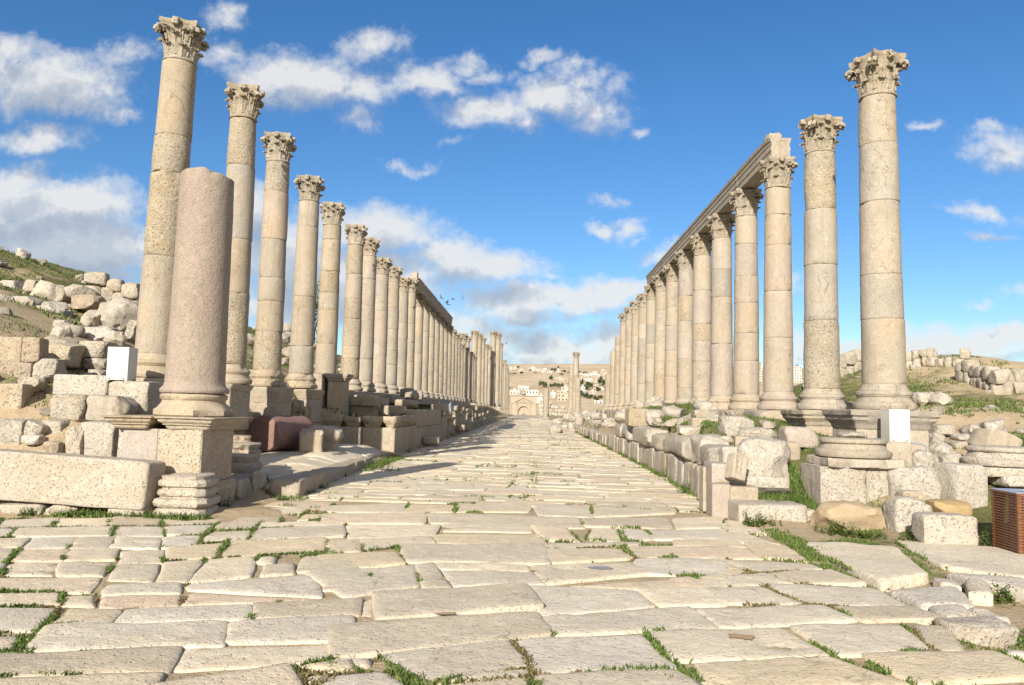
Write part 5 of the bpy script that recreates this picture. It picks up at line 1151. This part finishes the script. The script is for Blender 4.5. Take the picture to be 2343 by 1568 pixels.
def house(px0, py0, px1, py1, seed, lab, grp, win=True):
    xm = (px0 + px1) / 2; X, Y, Z = hit(xm, py1); w = (px1 - px0) * Y / F; h = (py1 - py0) * Y / F + .8; d = w * .75
    r = random.Random(seed); t = empty('house', (X, Y + d / 2, Z - .8), lab, 'house', grp); t['kind'] = 'thing'
    mb = MB(); pw = .3
    mb.add(*box(-w / 2, w / 2, -d / 2, d / 2, 0, h - .5)); 
    for (x0, x1, y0, y1) in ((-w / 2, w / 2, -d / 2, -d / 2 + pw), (-w / 2, w / 2, d / 2 - pw, d / 2), (-w / 2, -w / 2 + pw, -d / 2 + pw, d / 2 - pw), (w / 2 - pw, w / 2, -d / 2 + pw, d / 2 - pw)): mb.add(*box(x0, x1, y0, y1, h - .498, h))
    o = mb.obj('wall', M['plaster'], t)
    if r.random() < .55: V, Fc = box(-w * .16, w * .1, -d * .2, d * .2, h - .49, h + 2.0); link('roof_room', mesh_np('roof_room', V, Fc, M['plaster']), t)
    nfl = max(1, int(h / 3.1)); nw = max(2, int(w / 3.0))
    for fl in range(nfl):
        for k in range(nw):
            if r.random() < .15: continue
            x = -w / 2 + (k + .5) * w / nw; z = .9 + .8 + fl * (h - 1.2) / nfl; ww = min(1.3, w / nw * .5); hh = min(1.5, (h - 1) / nfl * .5)
            V, Fc = box(x - ww / 2, x + ww / 2, -d / 2 - .06, -d / 2 + .1, z, z + hh); link('window', mesh_np('window', V, Fc, M['window']), t)
    return t
HL = {0: 'white two-storey house with dark openings, alone on the far slope left of the lone column', 1: 'long white house just above the left shoulder of the gate', 2: 'large white block of flats behind the right shoulder of the gate', 4: 'white house half hidden by the lone column, above the white one with small windows', 5: 'white building with a row of small windows beside the lone column', 10: 'low white building at the foot of the right-hand columns', 8: 'tan tower-like house among the dark trees right of the lone column', 7: 'tan house directly right of the lone column'}
for k, hq in enumerate(HS):
    a, c = ZT(hq[0], hq[1]), ZT(hq[2], hq[3])
    house(a[0], a[1], c[0], c[1], k, HL.get(k, 'small flat-roofed house of the town on the far hillside'), None if k in HL else 'houses on the far hillside')
for k, (x0, y0, x1, y1) in enumerate(((1726, 828, 1741, 852), (1722, 846, 1742, 876), (1804, 838, 1834, 876), (1806, 862, 1836, 874), (1690, 845, 1712, 880), (1735, 842, 1752, 870), (1780, 850, 1800, 878))):
    house(x0, y0, x1, y1, 60 + k, 'pale town building seen between the right-hand columns', 'town buildings between the right-hand columns')
# trees
def crown_mesh(seed, n, tall=1.0):
    r = np.random.RandomState(seed); lumps = [(r.normal(0, .22, 3) * (1, 1, .9) + (0, 0, .05 * k), r.uniform(.22, .36)) for k in range(7)]
    V = []; Fc = []
    for i in range(n):
        c, s = lumps[r.randint(7)]; dv = r.normal(size=3); dv /= np.linalg.norm(dv); p = c + dv * s * r.uniform(.55, 1.08); p[2] = p[2] * .9 * tall + .5
        u = r.normal(size=3); u /= np.linalg.norm(u); w = np.cross(u, dv); w /= np.linalg.norm(w) + 1e-9; q = r.uniform(.035, .08)
        b0 = len(V); V += [p - u * q, p + w * q * .6, p + u * q, p - w * q * .6]; Fc.append((b0, b0 + 1, b0 + 2, b0 + 3))
    return mesh_np('crown', V, np.array(Fc), M['leaf'])
CR = [crown_mesh(k, 900) for k in range(4)]; CRT = crown_mesh(9, 1100, 2.2)
TR_V, TR_F = tube([(0, 0, 0), (.01, 0, .2), (.0, .015, .45)], [.045, .035, .02], 7)
for (dx, dy) in ((.18, .05), (-.15, .1), (.02, -.17)):
    v_, f_ = tube([(0, .005, .28), (dx * .5, dy * .5, .42), (dx, dy, .6)], [.022, .015, .006], 5); TR_F = TR_F + [tuple(i + len(TR_V) for i in q) for q in f_]; TR_V = np.concatenate([TR_V, v_])
TRM = mesh_np('trunk', TR_V, TR_F, M['bark'], 60)
def tree(X, Y, Z, h, w, seed, lab, grp, tall=False):
    t = empty('tree', (X, Y, Z), lab, 'tree', grp, (0, 0, seed * 1.7)); t['kind'] = 'thing'
    c = link('crown', CRT if tall else CR[seed % 4], t, (0, 0, h * .06)); c.scale = (w, w, h * (.62 if tall else .98))
    k = link('trunk', TRM, t); k.scale = (h * .8, h * .8, h)
TRS = [(745,850,45,72),(805,852,55,76),(845,852,32,62),(915,852,50,50),(948,850,38,46),(985,850,35,58),(1040,852,50,58),(1080,850,40,56),(1365,842,60,84),(1480,892,110,102),(1440,880,60,60),(1570,812,40,50),(1640,832,95,96),(1700,872,60,112),(1615,912,70,70),(1390,1000,80,60),(1450,1020,70,60),(1520,1030,90,60),(1590,1040,80,50),(1640,1020,60,50),(925,748,60,52),(480,652,40,36),(975,612,40,46),(1020,578,26,40),(940,606,40,32),(430,568,30,32),(600,602,30,24),(550,968,80,26),(1190,830,30,40),(1110,620,60,24),(1180,640,60,26),(1250,650,50,20),(1350,640,50,24),(1420,640,50,22),(1060,660,60,20),(1620,650,30,20),(300,872,24,24),(520,970,60,22),(680,640,40,16),(340,655,50,14),(380,650,60,14)]
for k, (x, y, w, h) in enumerate(TRS):
    a = ZT(x, y); X, Y, Z = hit(*a); s = .1543 * Y / F; tree(X, Y, Z - .1 * h * s, h * s * 1.2, max(w, h * .6) * s * 1.1, k, 'dark green tree of the far hillside town', 'trees of the far hillside')
for k, (x, y, w, h) in enumerate(((1818, 872, 20, 26), (1745, 868, 18, 20), (1812, 850, 14, 14), (1690, 880, 20, 22))): X, Y, Z = hit(x, y); tree(X, Y, Z, h * Y / F, w * Y / F, k, 'dark tree among the buildings between the right-hand columns', 'trees between the right-hand columns')
p = at(717, 770, 66); tree(p.x, 66, gz1(p.x, 66) - .1, 4.4, .95, 3, 'slim dark tree on the skyline behind the fourth left-hand column', None, True)
p = at(644, 757, 80); house(637, 749, 652, 758, 90, 'tiny white hut on the skyline between the third and fourth left-hand columns', None)
# the arched gate
GY0 = 385.0; gx0, gx1 = (1167 - 1211) * GY0 / F, (1227 - 1211) * GY0 / F; gb = -2.7; gtop = 1.6 + 32.5 * GY0 / F; gc = (gx0 + gx1) / 2 + .05; gw = gx1 - gx0
t = empty('arched_gate', (gc, GY0, gb), 'distant sandstone gateway with a pediment and a walled-up arch at the end of the street', 'gateway'); t['kind'] = 'thing'
H = gtop - gb; hw = gw / 2; ar = 2.65; az = 3.3; mb = MB()
def extr(mb, poly, y0, y1):
    n = len(poly); V = [(x, y0, z) for x, z in poly] + [(x, y1, z) for x, z in poly]; Fc = [tuple(range(n)), tuple(range(n, 2 * n))[::-1]] + [((i + 1) % n, i, n + i, n + (i + 1) % n) for i in range(n)]; mb.add(V, Fc)
arc = [(ar * math.cos(q), az + ar * math.sin(q)) for q in np.linspace(0, math.pi, 17)]
extr(mb, [(-hw, 0), (-ar, 0), (-ar, az)] + [(-hw, az)], 0, 3.0); extr(mb, [(ar, 0), (hw, 0), (hw, az), (ar, az)], 0, 3.0)
for i in range(16):
    (xa, za), (xb, zb_) = arc[i], arc[i + 1]; ex = lambda x: max(-hw, min(hw, x * 2.6)); extr(mb, [(xa, za), (ex(xa) if i else hw, za if i else az), (ex(xb) if i < 15 else -hw, zb_ if i < 15 else az), (xb, zb_)][::-1], .02, 2.98)
extr(mb, [(-hw, az + ar * .2), (-ar * 1.02, az + ar * .2), (-ar * .98, az + ar), (-hw, az + ar)], .03, 2.97); extr(mb, [(ar * 1.02, az + ar * .2), (hw, az + ar * .2), (hw, az + ar), (ar * .98, az + ar)], .03, 2.97)
extr(mb, [(-hw, az + ar + .002), (hw, az + ar + .002), (hw, H - .4), (-hw, H - .4)], 0, 3.0); mb.obj('wall', M['tan'], t, 20)
for (z0, z1, pj) in ((H - .4, H, .35), (7.2, 7.7, .25)): V, Fc = box(-hw - pj, hw + pj, -pj, 3.0 + pj * .5, z0, z1); link('cornice', mesh_np('cornice', V, Fc, M['lime']), t)
mb = MB(); extr(mb, [(-3.9, 7.72), (3.9, 7.72), (0, 9.7)], -.45, -.01); mb.obj('pediment', M['lime'], t, 20)
mb = MB(); extr(mb, [(-4.4, 7.9), (0, 10.0), (4.4, 7.9), (4.4, 8.2), (0, 10.35), (-4.4, 8.2)], -.6, -.46); mb.obj('pediment_moulding', M['tan'], t, 20)
mb = MB(); extr(mb, [(-ar, 0), (-1.0, 0), (-1.0, 1.4)] + [(1.0 * math.cos(q), 1.4 + 1.0 * math.sin(q)) for q in np.linspace(math.pi, 0, 9)] + [(1.0, 1.4), (1.0, 0), (ar, 0)] + arc, .9, 1.6); mb.obj('arch_infill', M['lime'], t, 20)
for sx_ in (-1, 1):
    for xx in (3.35, 6.0): V, Fc = lathe([(.42, 0), (.42, .4), (.32, .6), (.29, 6.4), (.42, 6.9), (.45, 7.15)], 14); link('half_column', mesh_np('half_column', V, Fc, M['tan'], 50), t, (sx_ * xx, -.12, 0))
mb = MB(); extr(mb, [((ar + .02) * math.cos(q), az + (ar + .02) * math.sin(q)) for q in np.linspace(0, math.pi, 17)] + [((ar + .4) * math.cos(q), az + (ar + .4) * math.sin(q)) for q in np.linspace(math.pi, 0, 17)], -.15, -.005); mb.obj('arch_moulding', M['tan'], t, 20)

# ------------------------------------------------------------------ people, birds, board
def person(x, y, z, lab, seed, cloth, yaw=0.0):
    t = empty('person', (x, y, z), lab, 'person', None, (0, 0, yaw)); t['kind'] = 'thing'
    J = [(0, 0, .93), (0, 0, 1.15), (0, 0, 1.38), (0, 0, 1.50), (0, .01, 1.62), (.17, 0, 1.40), (.25, .03, 1.13), (.22, -.08, .90), (-.17, 0, 1.40), (-.25, .03, 1.13), (-.21, -.10, .90), (.10, 0, .88), (.11, -.06, .48), (.11, .02, .07), (.12, -.12, .03), (-.10, 0, .88), (-.12, .07, .48), (-.12, .16, .08), (-.12, .04, .03)]
    E = [(0, 1), (1, 2), (2, 3), (3, 4), (2, 5), (5, 6), (6, 7), (2, 8), (8, 9), (9, 10), (0, 11), (11, 12), (12, 13), (13, 14), (0, 15), (15, 16), (16, 17), (17, 18)]
    Rd = [.14, .13, .15, .055, .10, .065, .045, .032, .065, .045, .032, .09, .06, .045, .035, .09, .06, .045, .035]
    me = bpy.data.meshes.new('body'); me.from_pydata(J, E, []); o = link('body', me, t); me.materials.append(cloth); me.materials.append(M['skin'])
    sk = o.modifiers.new('skin', 'SKIN'); 
    for i, v in enumerate(me.skin_vertices[0].data): v.radius = (Rd[i], Rd[i] * .8); v.use_root = i == 0
    o.modifiers.new('sub', 'SUBSURF').render_levels = 1
    V, Fc = rock_vf(.20, .22, .16, 2.4, 0, .03, seed, 6); link('hair', mesh_np('hair', V, Fc, M['bird'], 60), t, (0, .02, 1.62))
for k, (px, py, Y, c, lab) in enumerate(((1199, 954, 372, 'cloth_dark', 'distant person in dark clothes before the gate, left of the pair'), (1204, 954.5, 370, 'cloth_red', 'distant person in a dark red top before the gate, right of the pair'), (1243, 954, 330, 'cloth_dark', 'distant person walking at the road end beside the green sign'))):
    p = at(px, py, Y); person(p.x, Y, gz1(p.x, Y) - .02, lab, k, M[c], k * .8)
def bird(x, y, z, s, roll, yaw, lab, grp):
    mb = MB(); mb.add(*tube([(-.22, 0, 0), (-.1, 0, .01), (.05, 0, .02), (.17, 0, .03), (.24, 0, .02)], [.01, .05, .06, .045, .01], 7))
    t = empty('bird', (x, y, z), lab, 'bird', grp, (roll, 0, yaw)); t.scale = (s, s, s); t['kind'] = 'thing'; mb.obj('body', M['bird'], t, 60)
    for sg in (-1, 1):
        V = [(.10, sg * .04, .03), (.12, sg * .24, .10), (.02, sg * .48, .14), (-.05, sg * .46, .135), (-.07, sg * .22, .085), (-.08, sg * .04, .02)]; V2 = V + [(a, b_, c - .012) for a, b_, c in V]
        Fc = [tuple(range(6)), tuple(range(6, 12))[::-1]] + [((i + 1) % 6, i, 6 + i, 6 + (i + 1) % 6) for i in range(6)]; link('wing', mesh_np('wing', V2, Fc, M['bird']), t)
    V = [(-.2, -.03, .0), (-.36, -.07, .0), (-.36, .07, 0), (-.2, .03, 0)]; V2 = V + [(a, b_, c - .01) for a, b_, c in V]; link('tail', mesh_np('tail', V2, [(0, 1, 2, 3), (7, 6, 5, 4), (1, 0, 4, 5), (2, 1, 5, 6), (3, 2, 6, 7), (0, 3, 7, 4)], M['bird']), t)
BL = ['bird flying with raised wing, leftmost of the small flock', 'upper bird of the close pair low in the small flock', 'lower bird of the close pair low in the small flock', 'small bird in the middle of the flock', 'bird with spread wings, rightmost of the small flock', 'lone bird flying near the tall capitals at the far end of the left row']
for k, (px, py) in enumerate(((1009, 682), (1023, 692), (1024, 697), (1036, 685), (1057, 681), (1158, 786))):
    p = at(px, py, 70 if k < 5 else 120); bird(p.x, p.y, p.z, .72 - .12 * (k in (1, 3)), [.9, -.5, .4, .3, 1.2, .2][k], [1.2, .4, 2.2, .3, 1.7, 0][k], BL[k], 'birds over the left-hand columns')
p = at(1018, 912, 42.5); t = empty('information_board', (p.x, 42.5, 1.32), 'pale grey information board on thin posts above the left-hand podiums', 'information board'); t['kind'] = 'thing'
V, Fc = box(-.45, .45, -.02, .02, .08, .52); link('panel', mesh_np('panel', V, Fc, M['board']), t, None, (.25, 0, .1))
for sx_ in (-.3, .3): V, Fc = lathe([(.02, -.1), (.02, .6), (.0, .61)], 10); link('post', mesh_np('post', V, Fc, M['paint'], 40), t, (sx_, .05, 0))
p = at(1254, 952, 118); t = empty('sign', (p.x, 118, .1), 'small dark green sign standing where the road ends', 'sign'); t['kind'] = 'thing'
V, Fc = box(-.16, .16, -.02, .02, .5, .95); m_, b_ = new_mat('green_sign'); finish(b_, (.02, .07, .045), .6); link('panel', mesh_np('panel', V, Fc, m_), t)
for sx_ in (-.1, .1): V, Fc = lathe([(.02, -.1), (.02, .5)], 10); link('post', mesh_np('post', V, Fc, M['metal'], 40), t, (sx_, 0, 0))

# ------------------------------------------------------------------ grass, weeds and herbs
GP, GHt, GW, GD = [], [], [], []
rg = np.random.RandomState(11)
def blades(P, h, w, dry): GP.append(np.asarray(P, float)); GHt.append(np.asarray(h, float)); GW.append(np.asarray(w, float)); GD.append(np.asarray(dry, float))
for E in EDGES:
    c = E.mean(0); Y = c[1]
    if Y > 46: continue
    A = E; B_ = np.roll(E, -1, 0); Ls = np.linalg.norm(B_[:, :2] - A[:, :2], axis=1); n = int(Ls.sum() * (240 if Y < 9 else 150 if Y < 14 else 44 if Y < 24 else 16))
    i = rg.choice(len(E), n, p=Ls / Ls.sum()); t_ = rg.rand(n)[:, None]; P = A[i] * (1 - t_) + B_[i] * t_
    o = P[:, :2] - c[:2]; o /= np.linalg.norm(o, axis=1)[:, None]; P = P.copy(); P[:, :2] += o * rg.normal(.010, .014, n)[:, None]; P[:, 2] = -.020
    d = B_[i, :2] - A[i, :2]; cross = np.abs(d[:, 1]) > np.abs(d[:, 0]) * .9
    m = fbm(np.stack([P[:, 0] * .9, P[:, 1] * .9, 0 * P[:, 0]], 1), 91, 3) + .6 * fbm(np.stack([P[:, 0] * 4, P[:, 1] * 4, 0 * P[:, 0]], 1), 95, 2)
    left = (P[:, 0] < -2.0) & (P[:, 1] < 11.2)
    thr = np.where(left, .10, .58) - .30 * cross; k = m > thr; P = P[k]; n = len(P)
    if not n: continue
    dn = fbm(np.stack([P[:, 0] * 1.3, P[:, 1] * 1.3, 0 * P[:, 0] + 4], 1), 97, 2) + .28 * ~left[k] - .2 * cross[k]
    sc = 1 + .03 * Y; blades(P, rg.uniform(.018, .038, n) * (1 + .3 * (m[k] > .7)) * min(sc, 1.4), rg.uniform(.006, .011, n) * sc, np.clip((dn > .32) * 1.0 + rg.normal(0, .15, n), 0, 1))
def patch(fn, n, hmin, hmax, seed, thr=-9, dryp=.1, w=.012):
    r = np.random.RandomState(seed); x, y = fn(r, n); m = fbm(np.stack([x * .8, y * .8, 0 * x], 1), seed, 3) + .5 * fbm(np.stack([x * 3, y * 3, 0 * x], 1), seed + 3, 2); k = m > thr; x, y = x[k], y[k]
    z = ground_z(x, y) - .01; blades(np.stack([x, y, z], 1), r.uniform(hmin, hmax, len(x)), r.uniform(w * .6, w * 1.3, len(x)), (r.rand(len(x)) < dryp) * r.uniform(.5, 1, len(x)))
U = lambda r, n, a, c: r.uniform(a, c, n)
patch(lambda r, n: (U(r, n, 3.9, 5.9), U(r, n, 13.8, 30)), 16000, .04, .12, 1, -.25, .25)
patch(lambda r, n: (U(r, n, 6.7, 12.0), U(r, n, 12.4, 18.5)), 36000, .03, .09, 2, -.05, .12)
patch(lambda r, n: (U(r, n, 3.25, 6.2), U(r, n, 9.6, 12.3)), 18000, .02, .065, 3, .05, .15)
patch(lambda r, n: (U(r, n, 3.2, 6.5), U(r, n, 5.6, 9.8)), 16000, .02, .05, 4, .35, .3)
patch(lambda r, n: (3.25 + np.abs(r.normal(0, .13, n)) + (9.6 - 9.6), U(r, n, 5.3, 11.2)), 5000, .02, .06, 5, -.1, .15)
def wallfoot(r, n): y = U(r, n, 12.6, 60); return np.array([Xw(v) for v in y]) - np.abs(r.normal(.04, .06, n)), y
patch(wallfoot, 9000, .05, .16, 6, -.1, .15, .016)
patch(lambda r, n: (U(r, n, -14, -7.8), U(r, n, 11.6, 24)), 16000, .04, .12, 7, .12, .15)
patch(lambda r, n: (U(r, n, -26, -9), U(r, n, 18, 48)), 30000, .06, .16, 8, .12, .3, .03)
patch(lambda r, n: (U(r, n, -7.6, -5.0), U(r, n, 25.8, 60)), 8000, .08, .22, 9, .1, .2, .025)
patch(lambda r, n: (-4.05 + r.normal(0, .10, n) - .03 * (0), U(r, n, 13.3, 25)), 6000, .05, .15, 10, .05, .1, .014)
patch(lambda r, n: (U(r, n, -6.0, -3.3), U(r, n, 11.0, 13.6)), 9000, .04, .10, 12, .15, .1)
patch(lambda r, n: (U(r, n, -8.5, -4.4), r.normal(10.85, .07, n)), 3500, .04, .14, 13, .0, .15)
patch(lambda r, n: (U(r, n, 3.75, 4.6), U(r, n, 12.45, 13.7)), 5000, .05, .15, 16, -9, .05, .016)
patch(lambda r, n: (U(r, n, 4.35, 4.75), U(r, n, 12.3, 12.9)), 2500, .10, .22, 14, -9, .05, .016)
patch(lambda r, n: (U(r, n, 9, 22), U(r, n, 18, 40)), 26000, .06, .16, 15, .05, .3, .03)
P = np.concatenate(GP); h = np.concatenate(GHt); w = np.concatenate(GW); dr = np.concatenate(GD); n = len(P); bl = rg.rand(n) < .4; w = np.where(bl, w * 2.1, w); h = np.where(bl, h * .6, h) * (1 - .35 * (dr > .5))
a = rg.uniform(0, 2 * np.pi, n); le = rg.uniform(0, .9, n) * h; la = rg.uniform(0, 2 * np.pi, n)
A = P + np.stack([np.cos(a) * w, np.sin(a) * w, 0 * w], 1) * .5; B_ = P - np.stack([np.cos(a) * w, np.sin(a) * w, 0 * w], 1) * .5
mid = P + np.stack([np.cos(la) * le * .4, np.sin(la) * le * .4, h * .55], 1); Cc = P + np.stack([np.cos(la) * le, np.sin(la) * le, h], 1)
A2 = mid + (A - P) * 1.1; B2 = mid + (B_ - P) * 1.1
V = np.stack([A, B_, B2, A2, Cc], 1).reshape(-1, 3); k = np.arange(n) * 5
Fq = np.concatenate([np.stack([k, k + 1, k + 2], 1), np.stack([k, k + 2, k + 3], 1), np.stack([k + 3, k + 2, k + 4], 1)])
me = mesh_np('grass', V, Fq, M['grass']); at_ = me.attributes.new('dry', 'FLOAT', 'POINT'); at_.data.foreach_set('value', np.repeat(dr, 5).astype(np.float32))
tag(link('grass', me), 'short green grass and dry weeds in the joints and on the slopes', 'grass', None, 'stuff')
def herb(px, py, Y, w, h, n, seed, lab, tall=1.0, z=None):
    r = np.random.RandomState(seed); p = at(px, py, Y); z0 = gz1(p.x, Y) - .03 if z is None else z; V = []; Fc = []
    for s in range(int(n / 14)):
        bx, by = r.normal(0, w * .28), r.normal(0, w * .2); hh = h * r.uniform(.45, 1.0) * math.exp(-(bx / w) ** 2 * 2); dx, dy = r.normal(0, .25, 2)
        for j in range(14):
            f = (j + .5) / 14; c = np.array([bx + dx * f * hh, by + dy * f * hh, f * hh]); a = r.uniform(0, 6.28); el = r.uniform(.1, .9); d_ = np.array([math.cos(a) * math.cos(el), math.sin(a) * math.cos(el), math.sin(el)]); q = r.uniform(.02, .042) * (1.2 - .5 * f); sd_ = np.cross(d_, (0, 0, 1)); sd_ /= np.linalg.norm(sd_) + 1e-9
            b0 = len(V); V += [c, c + d_ * q * .6 + sd_ * q * .4, c + d_ * q * 1.4, c + d_ * q * .6 - sd_ * q * .4]; Fc.append((b0, b0 + 1, b0 + 2, b0 + 3))
    tag(link('shrub', mesh_np('shrub', V, np.array(Fc), M['herb']), None, (p.x, Y, z0)), lab, 'plant')
HB = [(2018, 1190, 11.75, .50, .42, 900, 'leafy green herb growing between the tan boulder and the white angular stone'), (1915, 1222, 11.1, .55, .25, 800, 'reddish-green herb at the left foot of the tan boulder'), (2120, 1235, 10.75, .5, .30, 800, 'leafy herb left of the white low block by the bin'), (1735, 1200, 11.6, .6, .22, 700, 'dark weedy tuft in front of the low step block'), (1775, 1150, 12.35, .5, .34, 900, 'bright green clump under the huge rounded boulder'), (1990, 1232, 11.0, .5, .16, 500, 'low herb in front of the tan boulder'), (2250, 1220, 10.3, .25, .32, 300, 'thin herb at the right end of the white low block'), (2290, 1348, 7.75, .32, .22, 420, 'green tuft by the squarish white flagstone'), (2330, 1473, 6.3, .4, .12, 420, 'purplish low herb at the lower right picture edge'), (600, 1130, 13.9, .4, .28, 500, 'green tuft behind the small pyramid-shaped rock'), (490, 1165, 11.9, .4, .26, 500, 'dark plant in the shadow of the pedestal'), (83, 1170, 10.85, .25, .16, 250, 'small leafy plant under the fallen beam, at the left'), (168, 1172, 10.85, .35, .14, 250, 'small spreading plant under the middle of the fallen beam'), (98, 702, 22.3, .9, .35, 500, 'leafy clump beside the long pale outcrop stone'), (1590, 970, 20.3, .6, .40, 350, 'spiky dark green plant in the grass plot before the right-hand columns'), (870, 1075, 19.7, .8, .40, 800, 'grassy clump at the end of the kerb'), (1520, 1098, 19.5, .3, .34, 300, 'leafy weed at the foot of the road wall, farther one'), (1575, 1120, 16.2, .4, .34, 400, 'leafy weed at the foot of the road wall, nearer one')]
for k, (px, py, Y, w_, h_, n_, lab) in enumerate(HB): herb(px, py, Y, w_, h_, n_, 30 + k, lab)
# puddle and dry dirt patch in hollows of the paving
def blot(px, py, w, d, mat, lab, nm, z):
    p = on(px, py, 0); V = [(0, 0, 0)]; n = 26
    for j in range(n): q = 2 * math.pi * j / n; f = 1 + .40 * vnoise(np.array([[math.cos(q) * 2.6 + px, math.sin(q) * 2.6, 2.0]]), 3)[0]; V.append((math.cos(q) * w * f, math.sin(q) * d * f, 0))
    tag(link(nm, mesh_np(nm, V, [(0, 1 + j, 1 + (j + 1) % n) for j in range(n)], mat), None, (p.x, p.y, z)), None, None, None, 'structure')

m_, b_ = new_mat('puddle_water'); p_ = finish(b_, (.22, .19, .17), .32, None, .4)
blot(1376, 1302, .13, .085, m_, None, 'puddle', .0125)
m2_, b_ = new_mat('damp_earth'); tc_ = b_('ShaderNodeTexCoord'); finish(b_, b_.ramp(b_.noise(tc_.outputs['Object'], 30, 5).outputs[0], [(.3, (.27, .18, .11)), (.7, (.40, .28, .18))]), .9)
blot(1700, 1461, .105, .065, m2_, None, 'dirt', .0135)
blot(1018, 1412, .10, .05, m2_, None, 'dirt', .03)
